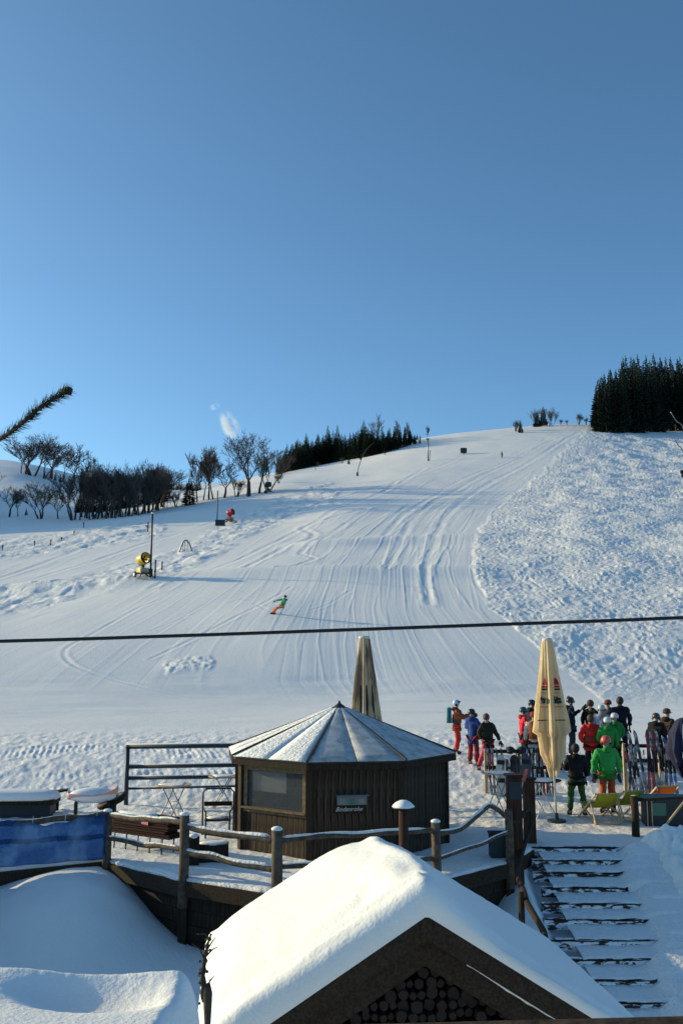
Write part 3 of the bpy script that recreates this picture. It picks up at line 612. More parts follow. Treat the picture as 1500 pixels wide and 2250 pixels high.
A = [W(-620, 1330, 2.45), W(-330, 1180, 2.35), W(-120, 1045, 2.2), W(20, 952, 2.1), W(90, 895, 2.06), W(150, 857, 2.05)]
A[0] = Vector((-2.28, 2.5, A[0].z))
b_ = needled([tuple(p-o_) for p in A], .0058, 3, 'branch', 1000, .022)
tip = A[-1]-o_; MB().ball(tip, .0075, 8, 5, (1.5, 1, 1)).ball(tip+Vector((-.009, 0, -.003)), .0075, 8, 5).ball(tip+Vector((.004, 0, -.007)), .0055, 8, 5).build('bud', M['bark'], b_, True)
for i in range(5):
    z = o_.z+3.2+i*1.1
    if abs(z-A[0].z) < .5: continue
    a = 2.2+i*1.1; e = Vector((math.cos(a)*1.0, math.sin(a)*.9, 0)); p0 = Vector((0, 0, z-o_.z))
    if e.x > .2: e.x = -.5
    needled([tuple(p0), tuple(p0+e*.5+Vector((0, 0, .05))), tuple(p0+e-Vector((0, 0, .1)))], .010, 10+i, 'branch', 500, .03)

# ================================================================== HUT
def plank_mesh(w, h, t, seed, bevel=.006):
    rd = random.Random(seed); mb = MB(); mb.box((0, 0, h/2), (w, t, h)); me_v = mb.v; me = mesh_of('wall_plank', [tuple(v) for v in me_v], mb.f, M['wood_hut']); return me
HC = Vector((-.05, 22.85, 0.0)); RW, RE = 2.47, 2.72; HE = W(671, 1679, 20.2).z-.02; HT = W(740, 1552, 22.85).z
hut = thing('octagonal_hut', 'small octagonal dark wooden hut with snowy pointed roof on the terrace', 'hut', tuple(HC))
ang0 = R(-90-14)
def oct_pt(k, r, z=0): a = ang0+k*R(45); return Vector((r*math.cos(a), r*math.sin(a), z))
NP = 13
pmw = [plank_mesh(2*RW*math.sin(R(22.5))/NP-.012, HE+.02, .03, s) for s in range(1)]
pshort = plank_mesh(2*RW*math.sin(R(22.5))/NP-.012, .80, .03, 3)
hrd = random.Random(3)
MB().prism([tuple(oct_pt(k, RW-.06)[:2]) for k in range(8)], 0.0, .08).build('floor_slab', M['wood_dark'], hut)
for k in range(8):
    a, b = oct_pt(k, RW), oct_pt(k+1, RW); d = (b-a).normalized(); nrm = Vector((d.y, -d.x, 0)); rz = math.atan2(d.y, d.x); L = (b-a).length
    win = (k == 7)       # the face with the window, left of the front corner
    if not win:
        mb = MB(); c = (a+b)/2-nrm*.045; mb.box((c.x, c.y, HE/2), (L-.04, .03, HE-.01), Matrix.Rotation(rz, 3, 'Z')); mb.build('inner_wall', M['wood_dark'], hut)
    for i in range(NP):
        c = a+d*(L*(i+.5)/NP)+nrm*hrd.uniform(-.006, .006)
        o = inst((pshort if win else pmw[0]), 'wall_plank', hut, (c.x, c.y, hrd.uniform(0, .02)), (0, 0, rz), (1, 1, 1))
    # corner post
    MB().box((a.x, a.y, HE/2), (.13, .13, HE), Matrix.Rotation(rz-R(22.5), 3, 'Z')).build('corner_post', M['wood_beam'], hut)
    if win:
        Rz = Matrix.Rotation(rz, 3, 'Z'); m = (a+b)/2
        def fb(x, z, w, h, t=.05, dn=.02): c = m+d*x+nrm*dn; return (c.x, c.y, z), (w, t, h)
        w = thing('window', None, None); w.parent = hut
        fr = MB()
        for args in ((0, .86, L-.14, .10), (0, 1.74, L-.14, .09), (-L/2+.13, 1.30, .09, .79), (L/2-.13, 1.30, .09, .79)):
            c, s = fb(*args); fr.box(c, s, Rz)
        bpy.data.objects.remove(w)
        fo = fr.build('window_frame', M['wood_yellow'], hut)
        mb = MB(); c, s = fb(0, 1.30, L-.35, .78, .008, .005); mb.box(c, s, Rz); mb.build('window_pane', M['glass'], fo)
        mb = MB(); c, s = fb(0, .905, L-.10, .035, .14, .06); mb.box(c, s, Rz); mb.build('window_sill', M['wood_yellow'], fo)
        mb = MB(); c, s = fb(0, 1.86, L-.1, .14, .05, .0); mb.box(c, s, Rz); mb.build('lintel_board', M['wood_hut'], hut)
        mb = MB(); c, s = fb(-.22, 1.46, L*.50, .42, .01, -.06); mb.box(c, s, Rz); mb.build('reflection_panel', M['white'], fo)  # pale panel behind the pane stands in for its grey reflection
        # dark inside of the room: counter and back boards
        mb = MB(); mb.box((HC.x*0-.2, .2, .5), (2.0, .5, 1.0)).build('counter', M['wood_brown'], hut)
        MB().box((-.55, -.6, 1.0), (.35, .3, .3)).build('red_canister', M['red'], hut)
# roof: panels between seams, each with its own snow
EE = [oct_pt(k, RE, HE+.02) for k in range(8)]; AP = Vector((0, 0, HT))
for k in range(8):
    e0_, e1_ = EE[k], EE[(k+1) % 8]
    for j in range(2):
        q0, q1 = e0_.lerp(e1_, j/2), e0_.lerp(e1_, (j+1)/2)
        n_v = (q1-q0).cross(AP-q0).normalized()
        if n_v.z < 0: n_v = -n_v
        def slab(s0, s1, lift0, lift1, inset, name, mt, par, top=.965):
            p0, p1 = q0.lerp(q1, inset), q1.lerp(q0, inset); c = (p0+p1)/2; p0 = p0.lerp(AP, s0); p1 = p1.lerp(AP, s0)
            t0, t1 = q0.lerp(q1, inset).lerp(AP, top), q1.lerp(q0, inset).lerp(AP, top)
            N_ = 10; vs = []; fs = []
            for lift in (lift0, lift1):
                for r in range(N_+1):
                    for cidx in range(5):
                        p = p0.lerp(t0, r/N_).lerp(p1.lerp(t1, r/N_), cidx/4)
                        w_ = lift+(0 if lift == lift0 else .006*perlin(p.x*3+9, p.y*3) if 0 < cidx < 4 else -.010)
                        vs.append(tuple(p+n_v*float(w_)))
            n = (N_+1)*5
            for r in range(N_):
                for cidx in range(4):
                    i0 = r*5+cidx; fs.append((i0, i0+5, i0+6, i0+1)); fs.append((n+i0, n+i0+1, n+i0+6, n+i0+5))
            for r in range(N_): fs += [(r*5, n+r*5, n+r*5+5, r*5+5), (r*5+4, r*5+9, n+r*5+9, n+r*5+4)]
            for cidx in range(4): fs.append((cidx, cidx+1, n+cidx+1, n+cidx))
            me = mesh_of(name, vs, fs, mt, name != 'roof_panel'); o = bpy.data.objects.new(name, me); COL.objects.link(o); o.parent = par; return o
        pn = slab(0, 1, 0, .03, .0, 'roof_panel', M['roofing'], hut)
        slab(.004, 1, .031, .052, .010, 'roof_snow', M['snow_crumb'] if k in (5, 6, 7) else M['frost_shade'], pn, .93)  # bright snow on the sunny sides, shade-greyed frost on the others
    MB().bar(e0_+Vector((0, 0, .04)), AP+Vector((0, 0, .0)), .04, .075).build('ridge_batten', M['roofing'], hut)
    c0, c1 = e0_*.995, e1_*.995; MB().bar((c0.x, c0.y, HE-.05), (c1.x, c1.y, HE-.05), .03, .12).build('fascia_board', M['wood_dark'], hut)
MB().lathe([(.20, HT-.10), (.16, HT-.02), (.04, HT+.07), (.01, HT+.14)], 8).build('roof_cap', M['roofing'], hut, True)
# board with shelf and chalk writing on the front face
a, b = oct_pt(0, RW), oct_pt(1, RW); d = (b-a).normalized(); nrm = Vector((d.y, -d.x, 0)); rz = math.atan2(d.y, d.x); Rz = Matrix.Rotation(rz, 3, 'Z'); Lf = (b-a).length
def fp(x, z, dn): p = a+d*x+nrm*dn; return (p.x, p.y, z)
cb = MB().box(fp(.86, 1.17, .07), (.62, .09, .17), Rz).build('leaflet_box', M['grey_board'], hut)
MB().box(fp(.87, 1.275, .09), (.68, .16, .018), Rz).build('lid', M['grey_board'], cb)
for q in range(3): MB().box(fp(.66+q*.2, 1.16, .118), (.12, .004, .11), Rz).build('leaflet', M['box_green'] if q == 1 else M['metal'], cb)
MB().box(fp(.80, .985, .035), (.62, .02, .17), Rz).build('sign_board', M['wood_dark'], hut)
def text_mesh(s, size, shear=0, bold=0.0):
    cu = bpy.data.curves.new('t', 'FONT'); cu.body = s; cu.size = size; cu.shear = shear; cu.offset = bold; cu.align_x = 'CENTER'; cu.resolution_u = 3
    ob = bpy.data.objects.new('t', cu); COL.objects.link(ob); dg = bpy.context.evaluated_depsgraph_get()
    me = bpy.data.meshes.new_from_object(ob.evaluated_get(dg)); bpy.data.objects.remove(ob); return me
tm = text_mesh('Bodenrohe', .125, .45); tm.materials.clear(); tm.materials.append(M['chalk'])
to = bpy.data.objects.new('chalk_lettering', tm); COL.objects.link(to); to.parent = hut; to.location = fp(.80, .955, .049); to.rotation_euler = (R(90), 0, rz)
# ================================================================== TERRACE FRONT, RAILINGS, STAIRS
def wob_path(a, b, seed, n=7, amp=.03, sag=0.0):
    rd = random.Random(seed); a, b = Vector(a), Vector(b); P = []
    for i in range(n+1):
        t = i/n; k = math.sin(math.pi*t)
        P.append(a.lerp(b, t)+Vector((rd.uniform(-1, 1)*amp*k*.5, rd.uniform(-1, 1)*amp*k*.5, rd.uniform(-1, 1)*amp*k-sag*k)))
    return [Vector(p) for p in spl(P, 3)]
def snow_on(path, r, w, t, name, parent, seed=0, lo=0., hi=1., gap=.0):
    """a strip of snow lying along the top of a log"""
    mb = MB(); rd = random.Random(seed); n = len(path); i0, i1 = int(n*lo), int(n*hi)
    P = [p+Vector((0, 0, r*.82)) for p in path[i0:i1]]
    rs = [max(.004, w*(.75+.5*float(perlin(i*.35+seed, 3.3)))) for i in range(len(P))]; rs[0] = rs[-1] = .004
    mb.tube(P, rs, 8)
    for i, v in enumerate(mb.v):
        c = P[min(i//8, len(P)-1)]; z = c.z+(v[2]-c.z)*(t/w if v[2] > c.z else .3); mb.v[i] = (v[0], v[1], z)
    return mb.build(name, M['snow_crumb'], parent, True)
fence = thing('terrace_railing', 'rustic log railing with snow on its rails along the terrace front', 'railing', (-1.2, 17.9, 0))
fo = Vector(fence.location)
PST = dict(a=G(234, 1887), b=G(403, 1927), c=G(607, 1957), d=G(958, 1929), e=G(1119, 1890))
def post(key, ztop, r, zbot=-.55, cap=True, label=None):
    p = PST[key]; mb = MB(); mb.tube([p+Vector((0, 0, zbot))-fo, p+Vector((.01, 0, .4))-fo, p+Vector((0, 0, ztop))-fo], [r*1.05, r, r*.95], 10)
    o = mb.build('post', M['wood_grey'], fence, True)
    if cap: MB().ball(p+Vector((0, 0, ztop+.01))-fo, r*1.05, 12, 6, (1, 1, .45)).build('snow_cap', M['snow_soft'], o, True)
    return o
post('a', .95, .09); post('b', 1.14, .095); post('c', 1.05, .10); post('d', 1.02, .09); post('e', 1.0, .085, cap=False)
def rail(a, b, r, seed, amp=.035, sag=0., snow=(.035, .03), lo=.02, hi=.98):
    P = wob_path(Vector(a)-fo, Vector(b)-fo, seed, 6, amp, sag); n = len(P)
    o = MB().tube(P, [r*(1+.25*float(perlin(i*.5+seed, 1.7))) for i in range(n)], 9).build('rail', M['wood_grey'], fence, True)
    if snow: snow_on(P, r, snow[0], snow[1], 'rail_snow', o, seed, lo, hi)
    return o
A_, B_, C_, D_, E_ = (PST[k] for k in 'abcde'); z = lambda p, h: p+Vector((0, 0, h))
rail(z(A_, .86), z(B_, .97), .055, 1, .05, -.02, (.055, .04)); rail(z(A_, .42), z(B_, .50), .05, 2, .03, .02, (.04, .03))
rail(z(B_, .93), z(C_, .86), .062, 3, .03, .03, (.07, .05)); rail(z(B_, .46), z(C_, .34), .058, 4, .03, .0, (.065, .05))
rail(z(C_, .86), z(D_, .87), .05, 5, .025, -.01, (.05, .04)); rail(z(C_, .40), z(D_, .35), .045, 6, .03, .0, (.04, .03))
P1 = [z(D_, .80), W(1010, 1822, 19.4), W(1050, 1790, 19.9), W(1078, 1771, 20.3), z(E_, .82)]
S1 = [Vector(p)-fo for p in spl([tuple(p) for p in P1], 4)]; o = MB().tube(S1, .05, 9).build('rail', M['wood_grey'], fence, True); snow_on(S1, .05, .035, .025, 'rail_snow', o, 9)
S1 = wob_path(z(D_, .33)-fo, W(1118, 1828, 20.4)-fo, 11, 5, .03, .02); o = MB().tube(S1, .038, 8).build('rail', M['wood_grey'], fence, True); snow_on(S1, .038, .025, .02, 'rail_snow', o, 10)
S1 = [W(1116, 1826, 20.45), W(1140, 1800, 20.9), W(1158, 1778, 21.3), W(1166, 1792, 21.4), W(1163, 1822, 21.2), W(1150, 1860, 20.7), W(1140, 1900, 20.0)]
S1 = [Vector(p)-fo for p in spl([tuple(p) for p in S1], 4)]; MB().tube(S1, .05, 9).build('rail', M['wood_beam'], fence, True)
# railing covered by the blue banner, left of the corner post
LB = G(-110, 1914); PST['f'] = LB; post('f', .95, .08)
rail(z(LB, .86), z(A_, .90), .065, 21, .05, .05, (.03, .015)); rail(z(LB, .46), z(A_, .46), .05, 22, .03, 0, None)
# blue banner
ban = thing('banner', 'translucent blue mesh banner hung over the railing at the left edge', 'banner', tuple(LB)); bo = LB
def ban_mat():
    m = mat('blue_banner_mesh', (.022, .085, .22), .6, bump=(12, .3, .01), var=(1.5, (.20, .31, .42), .46, .60), spec=.25); t = m.node_tree  # paler patches coloured in for snow light coming through the mesh
    b = t.nodes['Principled BSDF']; tr = t.nodes.new('ShaderNodeBsdfTransparent'); tr.inputs[0].default_value = (.35, .6, 1, 1); ms = t.nodes.new('ShaderNodeMixShader'); ms.inputs[0].default_value = .38
    t.links.new(b.outputs[0], ms.inputs[1]); t.links.new(tr.outputs[0], ms.inputs[2]); t.links.new(ms.outputs[0], t.nodes['Material Output'].inputs[0]); return m
bm_ = ban_mat(); d = (A_-LB); L = d.length; dn = d.normalized(); nn = Vector((dn.y, -dn.x, 0))
u_ = np.linspace(0, 1, 60); v_ = np.linspace(0, 1, 16); UU, VV = np.meshgrid(u_, v_)
topz = .90-.17*np.sin(np.clip((UU-.35)/.45, 0, 1)*np.pi)*0-.13*np.exp(-((UU-.62)/.17)**2)+.02*np.sin(UU*40)
zz_ = .02+(topz-.02)*VV; of = .12+.05*perlin(UU*6, VV*2)+.03*np.sin(UU*22+VV*3)
bx, by = dn.x*UU*L*.985+nn.x*of, dn.y*UU*L*.985+nn.y*of
o = grid_mesh('banner_cloth', bx, by, zz_, None, bm_); o.parent = ban
sd = o.modifiers.new('thick', 'SOLIDIFY'); sd.thickness = .004
for k in range(5):
    p = dn*(L*(.08+.21*k))+nn*.1; MB().tube([p+Vector((0, 0, .78)), p+Vector((0, .03, .95))], .006, 5).build('cable_tie', M['white'], ban)
# front wall of the terrace: edge beam and boards along the edge
wall = thing('terrace_wall', 'dark timber wall with edge beam that holds up the terrace', 'wall', (0, 18, 0)); wo = Vector(wall.location)
EP = [Vector((x, y, 0)) for x, y in EDGE if -15 < x < 4.6]
for i, (a, b) in enumerate(zip(EP[:-1], EP[1:])):
    d = b-a; L = d.length; dn = d.normalized(); nn = Vector((dn.y, -dn.x, 0)); ns = max(1, int(L/2.6))
    for s in range(ns):
        p0, p1 = a.lerp(b, s/ns)+nn*.03, a.lerp(b, (s+1)/ns)+nn*.03
        jz = .012*((i+s) % 3)
        MB().bar(p0+Vector((0, 0, -.20-jz))-wo, p1+Vector((0, 0, -.20-jz))-wo, .10, .27).build('edge_beam', M['wood_beam'], wall)
        for r in range(5):
            MB().bar(p0+Vector((0, 0, -.49-.26*r))-wo-nn*(.12+.008*((r+s) % 2)), p1+Vector((0, 0, -.49-.26*r))-wo-nn*(.12+.008*((r+s) % 2)), .05, .25).build('plank', M['wood_dark'], wall)
for q in [tuple(p[:2]) for p in (A_, B_, C_, D_, E_)]:
    MB().box((q[0]-wo.x, q[1]-wo.y+.06, -1.3), (.16, .16, 1.9)).build('support_post', M['wood_dark'], wall)
# low rim of snow along the edge, uneven
e_x = []
for a, b in zip(EP[2:-1], EP[3:]):
    for t in np.linspace(0, 1, 26)[:-1]: e_x.append(a.lerp(b, float(t)))
rim = [p+Vector((0, 0, -.055+.03*float(perlin(i*.11, 5.)))) for i, p in enumerate(e_x)]
mb = MB().tube([p-wo for p in rim], [.05+.03*float(perlin(i*.23, 8.)) for i in range(len(rim))], 7); mb.build('edge_snow', M['snow_crumb'], wall, True)

# ---- stairs
st = thing('stairs', 'snow covered outdoor stairs with dark timber risers going down to the right', 'stairs', (5.0, 21.8, 0)); so = Vector(st.location)
ysteps = [1860, 1888, 1915, 1948, 1983, 2018, 2063, 2105, 2150, 2200, 2252]
lft = [1166, 1168, 1170, 1190, 1190, 1195, 1200, 1230, 1262, 1270, 1290]; rgt = [1352, 1372, 1362, 1372, 1410, 1412, 1440, 1448, 1432, 1460, 1470]
def snowy_wood():
    m = mat('timber_with_clinging_snow', (.05, .035, .028), .85, bump=(10, .6, .02)); t = m.node_tree; b = t.nodes['Principled BSDF']
    n = t.nodes.new('ShaderNodeTexNoise'); n.inputs['Scale'].default_value = 5.5; n.inputs['Detail'].default_value = 5; n.inputs['Roughness'].default_value = .65
    tc = t.nodes.new('ShaderNodeTexCoord'); mp = t.nodes.new('ShaderNodeMapping'); mp.inputs['Scale'].default_value = (.8, 1, 2.2)
    mr = t.nodes.new('ShaderNodeMapRange'); mr.inputs['From Min'].default_value = .47; mr.inputs['From Max'].default_value = .52
    mx = t.nodes.new('ShaderNodeMix'); mx.data_type = 'RGBA'; mx.inputs['A'].default_value = (.05, .035, .028, 1); mx.inputs['B'].default_value = (.86, .87, .9, 1)
    t.links.new(tc.outputs['Object'], mp.inputs[0]); t.links.new(mp.outputs[0], n.inputs['Vector']); t.links.new(n.outputs['Fac'], mr.inputs['Value'])
    t.links.new(mr.outputs[0], mx.inputs['Factor']); t.links.new(mx.outputs['Result'], b.inputs['Base Color']); return m
SW = snowy_wood()
for k in range(11):
    zt = -.17*k; Y = Yk[k]; pl, pr = G(lft[k], ysteps[k], zt), G(rgt[k], ysteps[k], zt)
    Yn = Yk[k+1] if k < 10 else Y-.55; x0, x1 = 4.30, pr.x+.8
    # riser timber below the lip of the tread
    MB().box(((pl.x+pr.x)/2-so.x, Y+.05-so.y, zt-.11), (pr.x-pl.x, .12, .20)).build('riser', SW, st)
    rr_ = random.Random(k); xa = pl.x-.02; xb = pr.x+rr_.uniform(-.1, .1); N_s = 10; P_s = [Vector((xa+(xb-xa)*i/N_s-so.x, Y-.018-so.y+rr_.uniform(-.008, .008), zt-.022+rr_.uniform(-.008, .006))) for i in range(N_s+1)]
    MB().tube(P_s, [.006]+[rr_.uniform(.016, .028) for _ in range(N_s-1)]+[.006], 6).build('nosing', M['wood_dark'], st, True)
    # trodden snow of the tread
    nx, ny = 60, 14; ux = np.linspace(x0, x1+.3, nx); uy = np.linspace(0, 1, ny); AX, AY = np.meshgrid(ux, uy)
    if k == 0: continue
    yb = Yk[k-1]+.02; BY = Y-.01+(yb-Y)*AY
    lip = .035*perlin(AX*2.3+k*9, AY*0+k)
    side = sstep(AX, pr.x-.05, pr.x+.35)+sstep(AX, pl.x+.08, pl.x-.25)
    BZ = zt+.02+.025*fbm(AX*3+k*5, BY*3, 3)+side*(.10+.10*AY)+.045*AY
    fr_ = (AY < .001); BZ = np.where(fr_, BZ-.02, BZ); BY = np.where(fr_, BY+lip*.5, BY)
    drop = np.where(side[0] > .3, .30, .02+.06*np.clip(perlin(ux*2.3+k*7, ux*0+2.*k)+.1, 0, 1))
    FX = np.vstack([AX[:1], AX[:1], AX]); FY = np.vstack([BY[:1]+.015, BY[:1]-.028, BY]); FZ = np.vstack([BZ[:1]-drop, BZ[:1]-drop*.5, BZ])
    o = grid_mesh('tread_snow', FX-so.x, FY-so.y, FZ, None, M['snow_crumb']); o.parent = st
# handrail of bent branches
hr = thing('handrail', 'crooked branch handrail on a post beside the snowy stairs', 'handrail', tuple(W(1142, 2040, 17.3))); ho = Vector(hr.location)
HP = [W(1140, 1898, 20.0), W(1137, 1925, 19.2), W(1150, 1960, 18.0), W(1158, 1985, 17.5), W(1178, 2020, 17.0), W(1194, 2048, 16.5), W(1198, 2072, 16.2), W(1210, 2092, 15.9), W(1222, 2106, 15.7)]
MB().tube([Vector(p)-ho for p in spl([tuple(p) for p in HP], 4)], .055, 9).build('rail', M['wood_beam'], hr, True)
b0 = W(1144, 1960, 17.6); MB().tube([Vector((b0.x, b0.y, -1.9))-ho, b0-ho], [.062, .055], 9).build('post', M['wood_beam'], hr, True)
# gate columns at the stair head
for i, (x, yt, X, Y, w_, h_, lb) in enumerate(((1127, 1705, 0, 20.7, .30, 0, 'thick dark brown wooden column left of the stair head'), (1160, 1712, 0, 22.3, .25, 0, 'brown wooden column behind the first one at the stair head'))):
    top = W(x, yt, Y); c = thing('wooden_column', lb, 'column', (top.x, Y, 0), 0, 'wooden columns at the stair head')
    MB().box((0, 0, (top.z-.5)/2), (w_, w_, top.z+.5), None, .94).build('shaft', M['wood_brown'], c); MB().box((0, 0, top.z+.015), (w_+.05, w_+.05, .05)).build('cap_board', M['wood_dark'], c)
    MB().box((0, -w_/2-.012, top.z*.45), (w_*.6, .02, .05)).build('hinge', M['metal_dark'], c)
    if i == 0:
        MB().box((0, -w_/2-.01, top.z-.28), (w_*.85, .012, .36)).build('notice_board', M['metal_dark'], c)
# dark box beside the columns
bx_ = thing('planter_box', 'dark square box on the snow left of the stair head columns', 'box', tuple(G(1098, 1882))); MB().box((0, 0, .23), (.42, .36, .46)).build('body', M['box_dark'], bx_); MB().box((0, 0, .475), (.46, .40, .03)).build('lid', M['wood_dark'], bx_)

# ---- round post with mushroom snow cap in front of the hut
rp = thing('lamp_post', 'reddish brown round post with a snow capped mushroom lid before the hut', 'post', (W(887, 1900, 17.3).x, 17.3, -1.2)); zt = W(893, 1776, 17.3).z+1.2
MB().tube([(0, 0, 0), (0, 0, zt)], .085, 14).build('shaft', M['wood_brown'], rp, True)
MB().lathe([(.02, zt-.02), (.19, zt+.0), (.20, zt+.02), (.10, zt+.07), (.0, zt+.09)], 14).build('lid', M['metal_dark'], rp, True)
MB().lathe([(.20, zt+.022), (.185, zt+.05), (.13, zt+.10), (.06, zt+.135), (.0, zt+.14)], 14, fn=lambda r, z_, a: r*(1+.06*math.sin(3*a))).build('snow_cap', M['snow_soft'], rp, True)

# ================================================================== FIREWOOD SHED with thick snow
shed = thing('firewood_shed', 'gabled firewood shed with a thick bright snow load and dark front boards', 'shed', tuple(W(932, 2010, 8.4))); sh = Vector(shed.location)
sa = R(6.1); rdg = Vector((-math.sin(sa), math.cos(sa), 0)); prp = Vector((math.cos(sa), math.sin(sa), 0)); PT = math.tan(R(31.5)); SL, SWD = 3.35, 2.02
def sp(x, y, z): return prp*x+rdg*y+Vector((0, 0, z))
for sgn in (-1, 1):
    SWD = 1.80 if sgn < 0 else 2.04
    q = MB(); N_ = 14
    for j in range(N_):   # roof boards running down the slope, seen at the rake and eaves
        pass
    vs = [sp(0, -.02, 0), sp(sgn*SWD, -.02, -PT*SWD), sp(sgn*SWD, SL, -PT*SWD), sp(0, SL, 0)]; vs += [v-Vector((0, 0, .05)) for v in vs]
    q.add(vs, [(0, 1, 2, 3), (7, 6, 5, 4), (0, 4, 5, 1), (1, 5, 6, 2), (2, 6, 7, 3), (3, 7, 4, 0)]); q.build('roof', M['wood_dark'], shed)
    def rake(y, z0, hh, th, name, mt):
        vs = []
        for yy in (y, y+th): vs += [sp(0, yy, z0), sp(sgn*(SWD+.04), yy, z0-PT*(SWD+.04)), sp(sgn*(SWD+.04), yy, z0-hh-PT*(SWD+.04)), sp(0, yy, z0-hh)]
        return MB().add(vs, [(0, 1, 2, 3), (7, 6, 5, 4), (0, 4, 5, 1), (1, 5, 6, 2), (2, 6, 7, 3), (3, 7, 4, 0)]).build(name, mt, shed)
    rake(-.07, .015, .19, .045, 'rake_board', M['wood_beam']); rake(.02, -.19, .22, .04, 'inner_rake_board', M['wood_beam'])
    MB().bar(sp(sgn*(SWD-.15), .35, -PT*SWD), sp(sgn*(SWD-.15), .35, -4.2), .12).build('corner_post', M['wood_dark'], shed)
    MB().bar(sp(sgn*(SWD-.15), SL-.2, -PT*SWD), sp(sgn*(SWD-.15), SL-.2, -4.2), .12).build('corner_post', M['wood_dark'], shed)
    for r in range(9): MB().bar(sp(sgn*(SWD-.12), .3, -PT*SWD-.25-.27*r), sp(sgn*(SWD-.12), SL-.1, -PT*SWD-.25-.27*r), .03, .25).build('side_plank', M['wood_dark'], shed)
SWD = 2.02
MB().box(tuple(sp(0, -.02, -.05)), (.09, .12, .3), Matrix.Rotation(sa, 3, 'Z')).build('ridge_block', M['wood_beam'], shed)
# snow caught between the boards on the right
P = [sp(x, -.035, -.19-PT*x+.015) for x in np.linspace(.35, SWD-.05, 30)]
MB().tube(P, [max(.004, .016+.02*float(perlin(i*.5, 4.4))) for i in range(30)], 6).build('ledge_snow', M['snow_crumb'], shed, True)
# stacked logs, their cut ends filling the gable
lrd = random.Random(9); lm = []
for s in range(4):
    mb = MB(); n = 11; prof = [1+lrd.uniform(-.12, .12) for _ in range(n)]; vs = []
    for y, k in ((-.02, .93), (0, 1), (.5, 1)):
        for i in range(n): a = 2*math.pi*i/n; vs.append((math.cos(a)*prof[i]*k, y, math.sin(a)*prof[i]*k))
    mb.add(vs, [tuple(range(n))]+[(j*n+i, j*n+(i+1) % n, (j+1)*n+(i+1) % n, (j+1)*n+i) for j in range(2) for i in range(n)])
    lm.append(mesh_of('log', [tuple(v) for v in mb.v], mb.f, M['log_end']))
row = 0; z_ = -.40
cnt = 0
while z_ > -1.5:
    hw = (-z_-.42)/PT-.02; x = -hw+(row % 2)*.05; 
    while x < hw and abs(x) < 1.9:
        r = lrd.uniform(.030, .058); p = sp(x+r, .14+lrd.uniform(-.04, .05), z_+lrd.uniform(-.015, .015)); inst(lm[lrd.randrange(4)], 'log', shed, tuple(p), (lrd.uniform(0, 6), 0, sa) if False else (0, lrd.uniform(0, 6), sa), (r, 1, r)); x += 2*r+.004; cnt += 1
    z_ -= .088; row += 1
gp = [sp(0, .75, -.12), sp(1.7, .75, -.12-PT*1.7), sp(1.7, .75, -4), sp(-1.6, .75, -4), sp(-1.6, .75, -.12-PT*1.6)]; gp2 = [p+rdg*.04 for p in gp]
MB().add(gp+gp2, [(0, 1, 2, 3, 4), (9, 8, 7, 6, 5)]+[(i, (i+1) % 5, 5+(i+1) % 5, 5+i) for i in range(5)]).build('back_wall', M['wood_dark'], shed)
# the snow load: one body over both slopes
nx, ny = 170, 130; sx_ = np.linspace(-1, 1, nx); sy_ = np.linspace(0, 1, ny); AX, AY = np.meshgrid(sx_, sy_)
hwid = np.where(AX > 0, SWD+.16, 1.90); X_ = np.sign(AX)*np.abs(AX)**.93*hwid; Y_ = -.13+(SL+.20)*AY
roofz = -PT*np.abs(X_); rr_ = .28*sstep(Y_, -.1, .5)+.02+.38*sstep(Y_, 1.0, 3.0); roofz = np.where(np.abs(X_) < rr_, -PT*(rr_/2+X_**2/(2*rr_)), roofz)
edge = np.minimum(np.minimum((1-np.abs(AX))*hwid, (Y_+.16)), (SL+.10-Y_))
back = np.minimum((SL+.10-Y_), (1-np.abs(AX))*hwid); th = .27+.06*fbm(X_*.8+3, Y_*.7, 2)
left_ = (X_ < 0)
prof_front = np.sqrt(np.clip(1-(1-np.clip((Y_+.13)/.16, 0, 1))**2, 0, 1)); prof_side = np.sqrt(np.clip(1-(1-np.clip((1-np.abs(AX))*hwid/.42, 0, 1))**2, 0, 1)); prof_back = np.sqrt(np.clip(1-(1-np.clip((SL+.07-Y_)/1.1, 0, 1))**2, 0, 1))
thick = th*(.12+.88*prof_front)*prof_side*prof_back
# thin on the wind-scoured right, scooped band along the left rake
thick *= np.where(X_ > 0, 1-.45*sstep(X_, 0, .8), 1); thick = np.maximum(thick, .09*np.clip((SL+.07-Y_)/.05, 0, 1)*np.clip((1-np.abs(AX))*hwid/.05, 0, 1))
band_ = np.exp(-((Y_-.42-.10*np.abs(X_)+.05*np.sin(X_*5))/.17)**2)*sstep(-X_, .15, .5); thick -= .10*band_
thick += .03*np.exp(-((Y_-.14)/.06)**2)*left_
lip_ = .05*fbm(X_*2.2, X_*0+1.7, 2)*(AY < .02)
Z_ = roofz+.035+thick; Z_ = Z_+.012*fbm(X_*4, Y_*3, 3)+.004*fbm(X_*20, Y_*20, 2)
# sharp drifted crest with a ragged edge
cr_ = .05*np.exp(-((X_-.02-.10*np.sin(Y_*2.1)-.05*perlin(Y_*3, Y_*0))/.10)**2)*sstep(Y_, 0, .3); Z_ += cr_
bot = -PT*np.abs(X_)+.02
Xw = prp.x*X_+rdg.x*Y_; Yw = prp.y*X_+rdg.y*Y_
ring = lambda Aq: Aq
o = grid_mesh('roof_snow', np.vstack([Xw[:1], Xw, Xw[-1:]]), np.vstack([Yw[:1]+.05, Yw, Yw[-1:]-.05]), np.vstack([bot[:1]-.01, np.minimum(Z_, 9), bot[-1:]-.01]), None, M['snow_soft']); o.parent = shed

